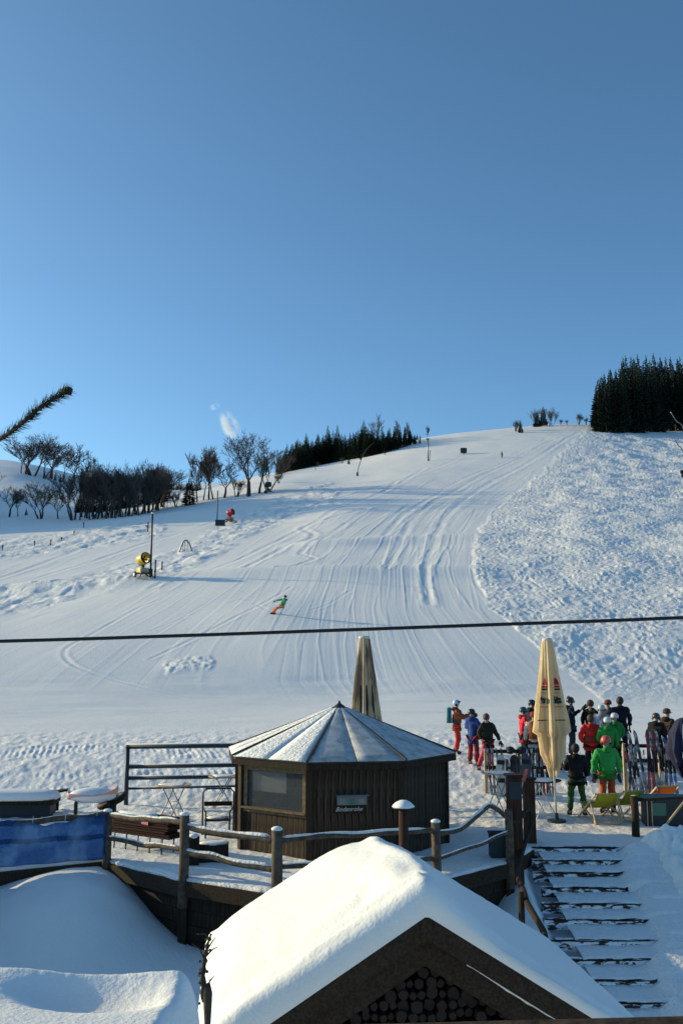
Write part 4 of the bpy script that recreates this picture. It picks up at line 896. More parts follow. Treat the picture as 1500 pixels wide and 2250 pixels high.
# ================================================================== SNOW-COVERED LEAN-TO at the lower left and the thing between
lt = thing('lean_to_roof', 'low shed roof right below the window under a thick hollowed snow slab', 'shed', (-2.6, 5.0, 1.9)); lo_ = Vector(lt.location)
xr = W(445, 2160, 5.9).x; yf = 5.95; ztop = W(300, 2122, yf).z
MB().box((-.2, -.15, -.06), ((xr+.05+2.6)*2-.35, 2.3, .08)).build('roof_board', M['wood_dark'], lt)
for px_ in (-1.5, 1.2): MB().box((px_, .6, -2.1), (.14, .14, 4.0)).build('post', M['wood_dark'], lt)
nx, ny = 200, 150; AX, AY = np.meshgrid(np.linspace(0, 1, nx), np.linspace(0, 1, ny)); X_ = -4.6+(xr+4.6)*AX; Y_ = 3.6+(yf-3.6)*AY
eR = (xr-X_); eB = (yf-Y_); pr_ = lambda e, w: np.sqrt(np.clip(1-(1-np.clip(e/w, 0, 1))**2, 0, 1))
Z_ = 1.9+(ztop-1.9)*pr_(eR+.001, .13)*pr_(eB+.001, .14)+.010*fbm(X_*.9, Y_*.9, 2)
sxp, syp = proj(X_, Y_, np.full_like(X_, ztop-.05))
hol = np.exp(-(((sxp-195)/170)**2+((syp-2192)/36)**2)**1.4); Z_ -= .17*hol
Z_ += .055*np.exp(-((sxp-150)/230)**2)*sstep(Y_, 5.2, 5.8)*pr_(eB+.001, .10)
fuzz = np.exp(-((hol-.4)/.25)**2)+.5*sstep(sxp, 300, 400); Z_ += (.0015+.006*fuzz)*fbm(X_*14, Y_*14, 3)*(1-.8*sstep(hol, .6, .9))
XQ, YQ, ZQ = [np.hstack([a_, a_[:, -1:]]) for a_ in (X_, Y_, Z_)]; ZQ[:, -1] = 1.86
XQ, YQ, ZQ = [np.vstack([a_, a_[-1:]]) for a_ in (XQ, YQ, ZQ)]; ZQ[-1] = 1.86
o = grid_mesh('roof_snow', XQ-lo_.x, YQ-lo_.y, ZQ-lo_.z, None, M['snow_soft']); o.parent = lt
# gnarled dry stem standing between both roofs
gv = thing('dry_stem', 'gnarled dark dry stem with buds standing in the gap left of the firewood shed', 'plant', tuple(W(455, 2300, 7.4))); go = Vector(gv.location)
GP = [Vector((go.x+.0, 7.4, -1.9)), W(456, 2260, 7.4), W(449, 2200, 7.42), W(446, 2150, 7.4), W(450, 2110, 7.42), W(455, 2080, 7.44), W(464, 2052, 7.45)]
S_ = [Vector(p)-go for p in spl([tuple(p) for p in GP], 5)]
MB().tube(S_, [.032*(1-.7*i/len(S_))+.008*math.sin(i*2.3) for i in range(len(S_))], 8).build('stem', M['bark'], gv, True)
grd = random.Random(4); mb = MB()
for i in range(16):
    p = S_[grd.randrange(8, len(S_))]; mb.ball(p+Vector((grd.uniform(-.04, .04), grd.uniform(-.03, .03), grd.uniform(-.04, .04))), grd.uniform(.007, .014), 6, 4)
for i in range(9):
    p = S_[grd.randrange(10, len(S_)-2)]; e = p+Vector((grd.uniform(-.09, .09), grd.uniform(-.05, .05), grd.uniform(.03, .12))); mb.tube([p, (p+e)/2+Vector((.01, 0, .02)), e], [.007, .005, .003], 5)
mb.build('twigs', M['bark'], gv, True)['kind'] = 'stuff'
# window parapet board at the very bottom
pb = thing('parapet_board', 'weathered brown parapet board under the window along the bottom right edge', 'board', (.45, 1.15, 0))
p0, p1 = W(520, 2257, 1.15), W(1560, 2231, 1.12); bo_ = Vector(pb.location)
d_ = p1-p0; mb = MB()
for zz0, zz1, y0_, y1_, nm, mt in ((-.022, 0, -.12, 0, 'top_board', 'wood_beam'), (-.09, -.024, -.10, -.03, 'under_beam', 'wood_dark')):
    a_, b_ = p0-bo_, p1-bo_; vs = [a_+Vector((0, y0_, zz0)), b_+Vector((0, y0_, zz0)), b_+Vector((0, y1_, zz0)), a_+Vector((0, y1_, zz0)), a_+Vector((0, y0_, zz1)), b_+Vector((0, y0_, zz1)), b_+Vector((0, y1_, zz1)), a_+Vector((0, y1_, zz1))]
    MB().add(vs, [(3, 2, 1, 0), (4, 5, 6, 7), (0, 1, 5, 4), (1, 2, 6, 5), (2, 3, 7, 6), (3, 0, 4, 7)]).build(nm, M[mt], pb)
# black cable across the view
cbp = [W(-900, 1431, 8.0), W(0, 1409, 8.0), W(375, 1397.5, 8.0), W(750, 1384.5, 8.0), W(1125, 1371, 8.0), W(1500, 1357, 8.0), W(2400, 1316, 8.0)]
o = MB().tube([Vector(p) for p in spl([tuple(p) for p in cbp], 6)], .0145, 8).build('power_cable', M['cable'], None, True); tag(o, 'thick black overhead cable crossing the whole view before the slope', 'cable')

# unseen shed added beyond the left edge to keep sun off the mound
sg = thing('added_shade_shed', 'unseen low snow covered shed added beyond the left picture edge to shade the mound', 'shed', (-10.3, 16.9, -2.0)); 
for k in range(13): MB().box((1.0, -3.1+k*.52, 1.6), (.04, .50, 3.1)).build('wall_plank', M['wood_dark'], sg)
MB().box((0, 0, 1.55), (1.9, 6.6, 3.1)).build('wall', M['wood_dark'], sg); MB().box((0, 0, 3.26), (2.5, 7.2, .10)).build('roof', M['wood_dark'], sg); MB().ball((0, 0, 3.3), 1, 20, 10, (1.3, 3.7, .48)).build('roof_snow', M['snow_soft'], sg, True)
# ================================================================== PARASOLS
def parasol(name, label, P, ztop, rtop, zb, prof, mt, phase, folds=7, cap=True, tilt=0, pole_r=.028):
    t = thing(name, label, 'parasol', tuple(P)); t.rotation_euler[1] = tilt
    MB().tube([(0, 0, -.05), (0, 0, ztop+.03)], pole_r, 10).build('pole', M['pole_white'], t, True)
    MB().lathe([(.24, 0), (.24, .05), (.06, .07), (.05, .22), (.0, .22)], 16).build('base', M['metal_dark'], t)
    def rad(f, an):     # f: 0 top .. 1 lower hem ; folded cloth
        r = np.interp(f, prof[0], prof[1]); k = .10+.34*min(1, f*1.3)
        return r*(1+k*.55*math.sin(folds*an+phase+1.2*f)+k*.35*math.sin(folds*2*an+phase*2-f)+.05*math.sin(3*an+phase)+.10*f*float(perlin(an*2.2+phase*5, f*7)))
    nz, na = 40, 84; vs, fs = [], []
    for i in range(nz+1):
        f = i/nz
        for k in range(na):
            an = 2*math.pi*k/na; hem = (.13*math.sin(2*an+phase)+.16*math.sin(folds*an+phase)*.5-.18*max(0, math.sin(an*1+phase*.7)))*f**3
            r = rad(f, an); z = ztop-(ztop-zb)*f+hem; vs.append((r*math.cos(an), r*math.sin(an), z))
    for i in range(nz):
        for k in range(na): fs.append((i*na+k, (i+1)*na+k, (i+1)*na+(k+1) % na, i*na+(k+1) % na))
    fs.append(tuple(range(na)))
    me = mesh_of('canopy', vs, fs, mt, True); c = bpy.data.objects.new('canopy', me); COL.objects.link(c); c.parent = t
    if cap: MB().lathe([(rtop*1.1, ztop-.05), (rtop*1.12, ztop+.01), (rtop*.9, ztop+.035), (0, ztop+.04)], 14).build('top_cap', M['pole_white'], t, True)
    def patch(a0, a1, f0, f1, mat_, nm, shape=None, na_=8, nf=4):
        vs, fs = [], []
        for i in range(nf+1):
            for k in range(na_+1):
                s = k/na_; q = i/nf; aa = a0+(a1-a0)*s; ff = f0+(f1-f0)*q
                if shape: aa = (a0+a1)/2+(aa-(a0+a1)/2)*shape(q)
                r = rad(ff, aa)+.008; vs.append((r*math.cos(aa), r*math.sin(aa), ztop-(ztop-zb)*ff))
        for i in range(nf):
            for k in range(na_): n = i*(na_+1)+k; fs.append((n, n+na_+1, n+na_+2, n+1))
        me = mesh_of(nm, vs, fs, mat_); o = bpy.data.objects.new(nm, me); COL.objects.link(o); o.parent = c; return o
    def text(s, ac, fc, size, mat_, bold=.012):
        me = text_mesh(s, size, .0, bold); me.materials.clear(); me.materials.append(mat_)
        for v in me.vertices:
            ff = fc-v.co.y/(ztop-zb); r0 = np.interp(ff, prof[0], prof[1]); aa = ac+v.co.x/r0; r = rad(ff, aa)+.01
            v.co = (r*math.cos(aa), r*math.sin(aa), ztop-(ztop-zb)*ff)
        o = bpy.data.objects.new('lettering', me); COL.objects.link(o); o.parent = c; return o
    return t, c, patch, text
PP = G(1222, 1806); zt_ = W(1213, 1405, PP.y).z; zb_ = W(1213, 1690, PP.y).z
prof = ((0, .02, .35, .60, .735, .75, .90, 1.0), (.12, .14, .245, .33, .365, .27, .235, .12))
pt, pc, patch, text = parasol('parasol', 'closed cream parasol with red emblem and dark lettering in front of the crowd', PP, zt_, .12, zb_, prof, M['parasol'], .6, 7, tilt=R(-1.2))
for ac in (R(-131), R(-60)):
    patch(ac-.22, ac+.22, .30, .352, M['print_red'], 'emblem', lambda q: .25+.75*q**.6)
    patch(ac-.26, ac+.26, .36, .374, M['print_red'], 'emblem'); patch(ac-.24, ac+.24, .380, .394, M['print_dark'], 'emblem_band')
    patch(ac-.30, ac+.30, .4125, .416, M['print_dark'], 'print_line'); patch(ac-.34, ac+.34, .519, .523, M['print_dark'], 'print_line'); patch(ac-.38, ac+.38, .618, .626, M['print_dark'], 'print_line')
text('be', R(-131), .49, .23, M['print_dark'], .02); text('itt', R(-60), .49, .23, M['print_dark'], .02)
patch(R(-168), R(-158), .36, .46, M['print_green'], 'print_mark')
P2_ = Vector((W(806, 1560, 27.2).x, 27.2, gz(W(806, 1560, 27.2).x, 27.2)))
zt2 = W(803, 1400, 27.2).z-P2_.z
prof2 = ((0, .02, .35, .7, .85, 1.0), (.13, .155, .25, .33, .36, .20))
pt2, pc2, patch2, text2 = parasol('parasol', 'closed cream parasol with dark streaks standing behind the hut roof', P2_, zt2, .14, zt2*.27, prof2, M['parasol2'], 2.1, 8, tilt=R(-1.0))
for ac in (R(-118), R(-80), R(-52)):
    patch2(ac-.12, ac+.12, .40, .72, M['print_dark'], 'print_stripe', lambda q: .5+.5*math.sin(q*9)**2)
P3_ = G(1508, 1770); z3 = W(1505, 1577, P3_.y).z
prof3 = ((0, .05, .3, .7, .95, 1.0), (.04, .17, .33, .37, .25, .14))
pt3, pc3, patch3, _ = parasol('parasol', 'folded navy blue parasol with a white seam at the right picture edge', P3_, z3, .05, W(1505, 1688, P3_.y).z, prof3, M['navy'], 1.0, 5, cap=False)
patch3(R(-112), R(-108), .12, .86, M['white'], 'white_seam', None, 2, 14)
MB().box((-.14, -.34, z3-1.0), (.04, .03, .16)).build('buckle', M['white'], pt3)

# ================================================================== TABLES, CHAIRS, RACKS ON THE TERRACE
def x_table(name, label, P, h, r, rz=0.3, group=None, leg='metal', top='wood_pale'):
    t = thing(name, label, 'table', tuple(P), rz, group)
    MB().lathe([(r*.97, h-.03), (r, h-.02), (r, h-.005), (r*.98, h)], 28).build('table_top', M[top], t)
    MB().lathe([(r*.9, h+.001), (r*.7, h+.012), (0, h+.016)], 20, fn=lambda r_, z_, a: r_*(.85+.15*math.sin(3*a+1))).build('snow_dusting', M['snow_soft'], t, True)
    for sy in (-1, 1):
        for sx in (-1, 1):
            MB().tube([(sx*r*.62, sy*r*.40, 0), (-sx*r*.52, sy*r*.40, h-.03)], .014, 7).build('leg', M[leg], t, True)
    MB().tube([(0, -r*.40, h*.5), (0, r*.40, h*.5)], .010, 6).build('stretcher', M[leg], t, True)
    return t
def top_table(x, ytop, yfoot, wpx, name, label, rz, **k):
    P = G(x, yfoot) if yfoot > 1800 else T(x, yfoot); h = W(x, ytop, P.y).z-P.z; r = abs(W(x+wpx/2, ytop, P.y).x-W(x, ytop, P.y).x); return x_table(name, label, P, h, r, rz, **k)
top_table(1095, 1697, 1788, 72, 'bistro_table', 'round wooden high table with crossed legs right of the hut', .4, group='round high tables')
top_table(380, 1723, 1800, 78, 'bistro_table', 'round wooden high table left of the metal frame chair', .9, group='round high tables')
top_table(490, 1704, 1775, 66, 'bistro_table', 'round wooden high table half hidden behind the hut corner', .2, group='round high tables')
top_table(1188, 1713, 1795, 92, 'bistro_table', 'grey round high table beside the cream parasol pole', .5, leg='white', top='wood_beam')
# metal frame chair left of the hut
fc = thing('frame_chair', 'dark tubular metal chair with tall bent frame left of the hut', 'chair', tuple(G(478, 1838)), R(6)); s_ = 1.0
w_ = .36; hb = W(478, 1736, G(478, 1838).y).z
MB().tube([(-w_, .25, 0), (-w_, .25, hb-.08), (-w_+.07, .25, hb), (w_-.07, .25, hb), (w_, .25, hb-.08), (w_, .25, 0)], .02, 8).build('back_frame', M['metal_dark'], fc, True)
for sx in (-1, 1): MB().tube([(sx*.27, -.25, 0), (sx*.27, -.25, .62)], .02, 8).build('leg', M['metal_dark'], fc, True)
for sx in (-1, 1): MB().tube([(sx*.29, -.25, .60), (sx*.33, .25, .60)], .018, 7).build('armrest', M['metal_dark'], fc, True)
se = MB().box((0, 0, .40), (.60, .5, .04)).build('seat', M['wood_dark'], fc); MB().ball((0, 0, .425), .27, 12, 5, (1, .8, .13)).build('seat_snow', M['snow_soft'], se, True)
MB().bar((-.33, .25, .70), (.33, .25, .70), .03, .10).build('backrest', M['wood_dark'], fc)
# small snowy stump and dark crates by the front railing
for x, y, w_, h_, lb in ((468, 1893, .62, .36, 'low dark crate topped with snow behind the railing, left of the hut window'), (425, 1900, .22, .55, 'narrow dark bollard with a snow cap behind the railing')):
    P = G(x, y); t = thing('crate' if w_ > .3 else 'bollard', lb, 'crate' if w_ > .3 else 'bollard', tuple(P), .1)
    b = MB().box((0, 0, h_/2), (w_, .34 if w_ > .3 else .16, h_)).build('body', M['wood_dark'], t); MB().ball((0, 0, h_), w_*.5, 14, 5, (1, .6 if w_ > .3 else 1, .12 if w_ > .3 else .5)).build('snow_cap', M['snow_soft'], t, True)
# stacked beer benches
bs = thing('bench_stack', 'stack of folded red brown beer benches and tables behind the left railing', 'benches', tuple(G(312, 1868)), R(-33)); brd = random.Random(2)
for i in range(8):
    MB().box((brd.uniform(-.04, .04), .05+.03*(i % 2), .34+i*.052), (1.75-.05*(i % 3), .40+.02*(i % 2), .04), None).build('board', M['red_brown'] if i % 3 else M['wood_dark'], bs)
for sx in (-.7, -.35, 0, .35, .7):
    for sy in (-.14, .22): MB().tube([(sx, sy, -.0), (sx+.02, sy, .34)], .016, 6).build('leg', M['metal_dark'], bs, True)
MB().box((.22, -.165, .61), (.20, .006, .07), Matrix.Rotation(.08, 3, 'Y')).build('sticker', M['sticker'], bs)
MB().ball((-.2, .05, .74), .55, 14, 5, (1.1, .3, .06)).build('snow_patch', M['snow_soft'], bs, True)
# snow covered table at the left edge, its bench tip, the sled and the tube behind the banner
P = T(40, 1790); P.y -= .2; ct = thing('covered_table', 'long low table under a slab of snow at the left edge', 'table', tuple(P), R(3)); h_ = W(60, 1748, P.y).z-P.z
MB().box((-.3, 0, h_-.13), (2.7, .8, .12)).build('table_top', M['wood_dark'], ct)
MB().box((-.3, .02, (h_-.19)/2), (2.5, .62, h_-.19)).build('side_panels', M['box_dark'], ct)
MB().lathe([(1.0, -.06), (1.02, 0), (.96, .10), (.8, .15), (.4, .175), (0, .18)], 40, fn=lambda r, z_, a: r/(max(abs(math.cos(a))**5/1.38**5+abs(math.sin(a))**5/.44**5, 1e-9))**.2).build('snow_slab', M['snow_soft'], ct, True).location = (-.3, 0, h_-.02)
P = T(125, 1783); bt = thing('bench', 'dark bench tip with snow sticking up beside the covered table', 'bench', tuple(P), R(12)); h_ = W(120, 1740, P.y).z-P.z
MB().box((-.35, .2, h_-.05), (1.2, .28, .05), Matrix.Rotation(-.12, 3, 'Y')).build('seat', M['wood_dark'], bt); MB().box((-.6, .2, (h_-.06)/2), (.06, .22, h_-.06)).build('leg', M['wood_dark'], bt); MB().box((0, .2, (h_-.1)/2), (.06, .22, h_-.1)).build('leg', M['wood_dark'], bt)
MB().ball((-.4, .2, h_+.0), .4, 12, 5, (1, .3, .12)).build('snow_cap', M['snow_soft'], bt, True)
P = G(188, 1812); sd_ = thing('sled', 'pale pink plastic bob sled filled with snow behind the blue banner', 'sled', (P.x, P.y+.6, -.12), R(10))
vs, fs = [], []; nu, nv = 16, 8
for i in range(nu+1):
    for j in range(nv+1):
        u = i/nu*2-1; v = j/nv*2-1; w2 = .32*(1-abs(u)**4*.6); vs.append((u*.62, v*w2, .62+.16*v*v+.12*max(0, u)**2+.05*abs(u)))
for i in range(nu):
    for j in range(nv): n = i*(nv+1)+j; fs.append((n, n+nv+1, n+nv+2, n+1))
me = mesh_of('shell', vs, fs, M['pink_plastic'], True); o = bpy.data.objects.new('shell', me); COL.objects.link(o); o.parent = sd_; o.modifiers.new('t', 'SOLIDIFY').thickness = .02
MB().ball((0, 0, .74), .54, 16, 7, (1.12, .60, .36)).build('snow_fill', M['snow_soft'], sd_, True)
for sx in (-.4, .4): MB().box((sx, 0, .30), (.05, .5, .62)).build('support', M['wood_dark'], sd_)
P = G(238, 1800); tb = thing('rubber_tube', 'black rubber tube lying tilted beside the metal railing', 'tube', (P.x, P.y+.4, 0), R(20)); 
P_ = [(math.cos(a)*.30, math.sin(a)*.30, .40+.13*math.cos(a)) for a in np.linspace(0, 2*math.pi, 25)]; MB().tube(P_, .085, 10, False).build('tube', M['black'], tb, True); MB().tube([(0, 0, 0), (0, 0, .42)], .11, 10).build('stand', M['box_dark'], tb); MB().tube([(-.34, .04, .50), (-.55, .05, .62), (-.78, .08, .68)], [.05, .07, .035], 8).build('nozzle', M['black'], tb, True)

# welded railing behind the tables
mr_ = thing('metal_railing', 'tall dark metal pipe railing with four rails left of the hut', 'railing', tuple(T(277, 1768))); mo = Vector(mr_.location)
pA, pB = T(277, 1768), T(540, 1762); hA = W(277, 1637, pA.y).z; hB = W(533, 1634, pB.y).z
for p, h_ in ((pA, hA), (pB, hB), (pB+(pB-pA)*.9, hB)): MB().tube([Vector((p.x, p.y, p.z-.1))-mo, Vector((p.x, p.y, h_))-mo], .06, 8).build('post', M['metal_dark'], mr_, True)
for y0, y1, r in ((1641, 1638, .062), (1685, 1681, .055), (1710, 1706, .052), (1733, 1727, .03)):
    a, b = W(277, y0, pA.y), W(533, y1, pB.y); b2 = b+(b-a)*.9; o = MB().tube([a-mo, b-mo, b2-mo], r, 8).build('rail', M['metal_dark'], mr_, True)
    MB().tube([a-mo+Vector((0, 0, r*.9)), b-mo+Vector((0, 0, r*.9)), b2-mo+Vector((0, 0, r*.9))], r*.45, 6).build('rail_snow', M['snow_soft'], o, True)

# deck chairs
def deckchair(x, yt, yf, mt, label, rz, w=.58):
    P = G(x, yf); t = thing('deck_chair', label, 'deck chair', tuple(P), rz, 'wooden deck chairs'); h = W(x, yt, P.y).z; h = max(.75, h)
    # local: back rest leans towards -y (the camera), the sitter looks to +y
    for sx in (-w/2-.02, w/2+.02):
        MB().bar((sx, -.50, h), (sx, .62, .02), .03, .045).build('long_rail', M['wood_pale'], t)
    for sx in (-w/2+.015, w/2-.015):
        MB().bar((sx, -.42, .02), (sx, .50, .42), .028, .04).build('seat_rail', M['wood_pale'], t)
    for sx in (-w/2-.045, w/2+.045): MB().bar((sx, -.22, h*.72), (sx, -.52, .04), .022, .032).build('prop', M['wood_pale'], t)
    for a in ((-.50, h), (.50, .42), (.62, .03), (-.42, .03), (-.52, .05)): MB().bar((-w/2-.04, a[0], a[1]), (w/2+.04, a[0], a[1]), .03).build('crossbar', M['wood_pale'], t)
    N = 14; vs = []; fs = []
    for i in range(N+1):
        f = i/N; y = -.50+1.0*f; z = h+(.44-h)*f-.22*math.sin(math.pi*f)**.8
        for k in range(5): vs.append(((k/4-.5)*(w-.06), y, z-.02*math.sin(math.pi*k/4)))
    for i in range(N):
        for k in range(4): n = i*5+k; fs.append((n, n+1, n+6, n+5))
    me = mesh_of('sling', vs, fs, mt, True); o = bpy.data.objects.new('sling', me); COL.objects.link(o); o.parent = t; o.modifiers.new('t', 'SOLIDIFY').thickness = .006
    return t
deckchair(1318, 1738, 1806, M['sling_yellow'], 'yellow green deck chair, the left one of the two on the terrace', R(10), .62)
deckchair(1375, 1732, 1800, M['sling_yellow'], 'yellow green deck chair directly behind the wooden post', R(14), .60)
deckchair(1449, 1722, 1786, M['sling_orange'], 'orange deck chair behind the rail at the right', R(10), .58)
# post with rail, crates and diagonal pole at the right edge
P = G(1396, 1838); rp_ = thing('wooden_post', 'sunlit hewn wooden post with a rail right of the deck chairs', 'post', tuple(P)); h_ = W(1396, 1748, P.y).z
MB().tube([(0, 0, -.1), (.01, 0, h_*.6), (-.01, 0, h_)], [.095, .088, .09], 9).build('post', M['wood_beam'], rp_, True); MB().lathe([(.088, h_), (0, h_+.02)], 9).build('cut_top', M['wood_pale'], rp_)
a = W(1400, 1757, P.y)-P; b = W(1560, 1752, P.y+.3)-P; MB().tube([a, b], .04, 8).build('rail', M['wood_beam'], rp_, True)
P = G(1455, 1818); gb = thing('crate_stack', 'dark bottle crates with a green side under the rail at the right edge', 'crates', (P.x+.15, P.y+.35, 0), R(-4))
MB().box((0, 0, .33), (1.0, .4, .66)).build('crate', M['box_dark'], gb); MB().box((0, 0, .69), (1.06, .46, .05)).build('lid', M['teal'], gb); MB().box((-.16, -.208, .40), (.34, .015, .30)).build('side_panel', M['box_green'], gb)
for q in range(4): MB().bar((-.50+q*.055, -.22, 0), (-.50+q*.055, -.22, .66), .025).build('slat', M['wood_pale'] if q % 2 else M['metal_dark'], gb)
a, b = W(1446, 1822, 22.2), W(1512, 1748, 22.0); dp = thing('pole', 'pale diagonal pole leaning against the crates at the right edge', 'pole', (a.x, a.y, 0)); MB().tube([a-Vector(dp.location)-Vector((0, 0, .1)), b-Vector(dp.location)], .025, 8).build('shaft', M['wood_pale'], dp, True)
# grooming pole with red tip leaning at the columns
a, b = W(1132, 1772, 21.4), W(1157, 1690, 21.5); rp2 = thing('shovel', 'shovel with a pale shaft and red blade leaning by the stair columns', 'shovel', (a.x, a.y, a.z)); d_ = b-a
MB().tube([(0, 0, 0), d_*.72], .016, 7).build('shaft', M['wood_pale'], rp2, True); MB().bar(d_*.68, d_, .13, .02).build('blade', M['red'], rp2)

# ski racks
def rack(x0, x1, yt, yf0, label, ys):
    a, b = T(x0, yf0), T(x1, yf0); o = thing('ski_rack', label, 'ski rack', tuple(a)); off = Vector(a)
    top = W(x0, yt, a.y).z
    for i in range(3):
        p = a.lerp(b, i/2); p.z = gz(p.x, p.y); MB().bar(Vector((0, 0, -.1))+p-off, Vector((p.x, p.y, top+.03))-off, .09).build('post', M['wood_pale'], o)
    for z_ in ys: MB().bar(Vector((a.x, a.y-.06, top-z_))-off, Vector((b.x, b.y-.06, top-z_))-off, .05, .10).build('rail', M['wood_dark'], o)
    return a, b, top
ra, rb, rt = rack(1068, 1214, 1648, 1742, 'wooden ski rack left of the cream parasol, hung with boards', (.03, .48))
rc, rd_, rt2 = rack(1374, 1530, 1636, 1740, 'wooden ski rack at the right, full of leaning skis', (.03, .45))
def ski_mesh(L, w, mt, name='ski', tip=.13, thick=.014):
    vs, fs = [], []; N = 18
    for i in range(N+1):
        f = i/N; ww = w/2*(1-.22*math.sin(math.pi*f)); ww *= min(1, math.sqrt(max(0, 1-max(0, (f-.93)/.07)**2))+.05); y = tip*max(0, (f-.86)/.14)**2
        for s in (-1, 1):
            for th in (0, thick): vs.append((s*ww, y+th, f*L))
    for i in range(N):
        a = i*4; b = a+4; fs += [(a, a+2, b+2, b), (a+1, b+1, b+3, a+3), (a, b, b+1, a+1), (a+2, a+3, b+3, b+2)]
    fs += [(0, 1, 3, 2), (N*4, N*4+2, N*4+3, N*4+1)]
    return mesh_of(name, vs, fs, mt)
SKM = {}
for nm, c, c2 in (('white', (.6, .6, .6), (.1, .1, .12)), ('black', (.02, .02, .025), (.3, .3, .3)), ('red', (.5, .03, .02), (.05, .03, .03)), ('blue', (.03, .08, .3), (.6, .6, .6)), ('silver', (.35, .36, .38), (.05, .05, .05)), ('yellow', (.5, .4, .05), (.05, .05, .05)), ('green', (.05, .3, .1), (.02, .02, .02))):
    SKM[nm] = ski_mesh(1.66, .095, mat('ski_'+nm, c, .35, var=(3.5, c2, .47, .53, (2, 2, 1)), spec=.5))
bindm = MB().box((0, -.02, 0), (.07, .045, .10)).box((0, -.02, .30), (.06, .035, .07)).box((0, -.02, .15), (.05, .02, .28)).build('tmp', M['black']).data
bpy.data.objects.remove(bpy.data.objects['tmp'])
krd = random.Random(8)
def ski_pair(p, col, label, lean=.12, sway=0, group='skis leaning on the racks', sc=1):
    t = thing('ski_pair', label, 'skis', tuple(p), 0, group); t.rotation_euler = (-lean, sway, krd.uniform(-.15, .15)); t.scale = (sc,)*3
    for s in (-1, 1):
        k = inst(SKM[col], 'ski', t, (s*.055, 0, 0), (0, s*.02, 0)); inst(bindm, 'binding', k, (0, 0, .62))
    return t
def pole_pair(p, label, lean=.15, sway=0):
    t = thing('ski_poles', label, 'ski poles', tuple(p), 0, 'ski poles leaning on the racks'); t.rotation_euler = (-lean, sway, 0)
    for s in (-1, 1):
        k = MB().tube([(s*.04, 0, 0), (s*.05, 0, 1.12)], .008, 6).build('pole', M['metal'], t, True); MB().tube([(s*.05, 0, 1.10), (s*.05, 0, 1.24)], .017, 7).build('grip', M['black'], k, True); MB().lathe([(.045, .08), (.01, .09)], 8, (s*.04, 0, 0)).build('basket', M['black'], k)
cols = ['black', 'silver', 'red', 'white', 'blue', 'black', 'yellow', 'silver', 'red', 'black']
for i, (f, col, yt) in enumerate(((.08, 'silver', 0), (.22, 'black', 0), (.66, 'white', 0), (.76, 'black', 0), (.86, 'red', 0), (.95, 'silver', 0))):
    p = ra.lerp(rb, f); p.y -= .32; p.z = gz(p.x, p.y); ski_pair(p, col, '%s skis %s on the left ski rack' % (col, ('at its left post', 'second from its left post', 'right of the snowboards', 'fourth in the row', 'half behind the parasol cloth', 'at its right end')[i]), .16, krd.uniform(-.04, .04), sc=.82)
for i, (x, yt, col, sw) in enumerate(((1392, 1622, 'black', .10), (1408, 1640, 'white', -.07), (1422, 1606, 'silver', -.16), (1436, 1606, 'red', .06), (1448, 1612, 'silver', -.06), (1461, 1604, 'white', -.10), (1474, 1622, 'black', .05), (1488, 1618, 'blue', -.06), (1402, 1650, 'red', -.12))):
    p = rc.copy(); p.x = W(x-8, 1700, rc.y-.3).x; p.y = rc.y-.34; p.z = gz(p.x, p.y)
    ski_pair(p, col, '%s skis %s of the right ski rack' % (col, ('at the left end', 'left of the crossed pair', 'with curved tips in the left half', 'with red tips in the middle', 'just right of the middle', 'with white tips in the right half', 'before the folded parasol', 'at the right end', 'standing low at the left end')[i]), .12, sw, sc=(W(x, yt, p.y).z-p.z)/1.62)
for x in (1415, 1443, 1468): p = rc.copy(); p.x = W(x, 1700, rc.y-.4).x; p.y = rc.y-.42; p.z = gz(p.x, p.y); pole_pair(p, 'thin grey ski poles %s on the right rack' % {1415: 'left of the red skis', 1443: 'in the middle', 1468: 'near the folded parasol'}[x])
for x in (1140, 1172): p = ra.copy(); p.x = W(x, 1700, ra.y-.4).x; p.y = ra.y-.42; p.z = gz(p.x, p.y); pole_pair(p, 'thin grey ski poles %s of the left rack' % {1140: 'beside the snowboards', 1172: 'left of the parasol'}[x])
def board(p, label, c, lean, sway, letters=None, L=1.42):
    t = thing('snowboard', label, 'snowboard', tuple(p), 0, 'snowboards on the left rack'); t.rotation_euler = (-lean, sway, 0); m_ = mat('board_deck', c, .4)
    vs, n = [], 20
    for th in (0, .012):
        for i in range(n):
            a = 2*math.pi*i/n; x = .14*max(-1, min(1, math.cos(a)*1.25)); z_ = L/2+L/2*(math.copysign(abs(math.sin(a))**.55, math.sin(a))); vs.append((x, th+.06*max(0, abs(z_-L/2)/(L/2)-.8)/.2, z_))
    me = mesh_of('deck', vs, [tuple(range(n))[::-1], tuple(range(n, 2*n))]+[(i, (i+1) % n, n+(i+1) % n, n+i) for i in range(n)], m_); o = bpy.data.objects.new('deck', me); COL.objects.link(o); o.parent = t
    for z_ in (.45, .95): MB().box((0, .05, z_), (.2, .1, .12)).build('binding', M['black'], t)
    if letters:
        tm = text_mesh(letters, .34, 0, .012); tm.materials.clear(); tm.materials.append(M['print_dark']); k = bpy.data.objects.new('lettering', tm); COL.objects.link(k); k.parent = o; k.location = (0, -.006, L*.62); k.rotation_euler = (R(90), 0, 0)
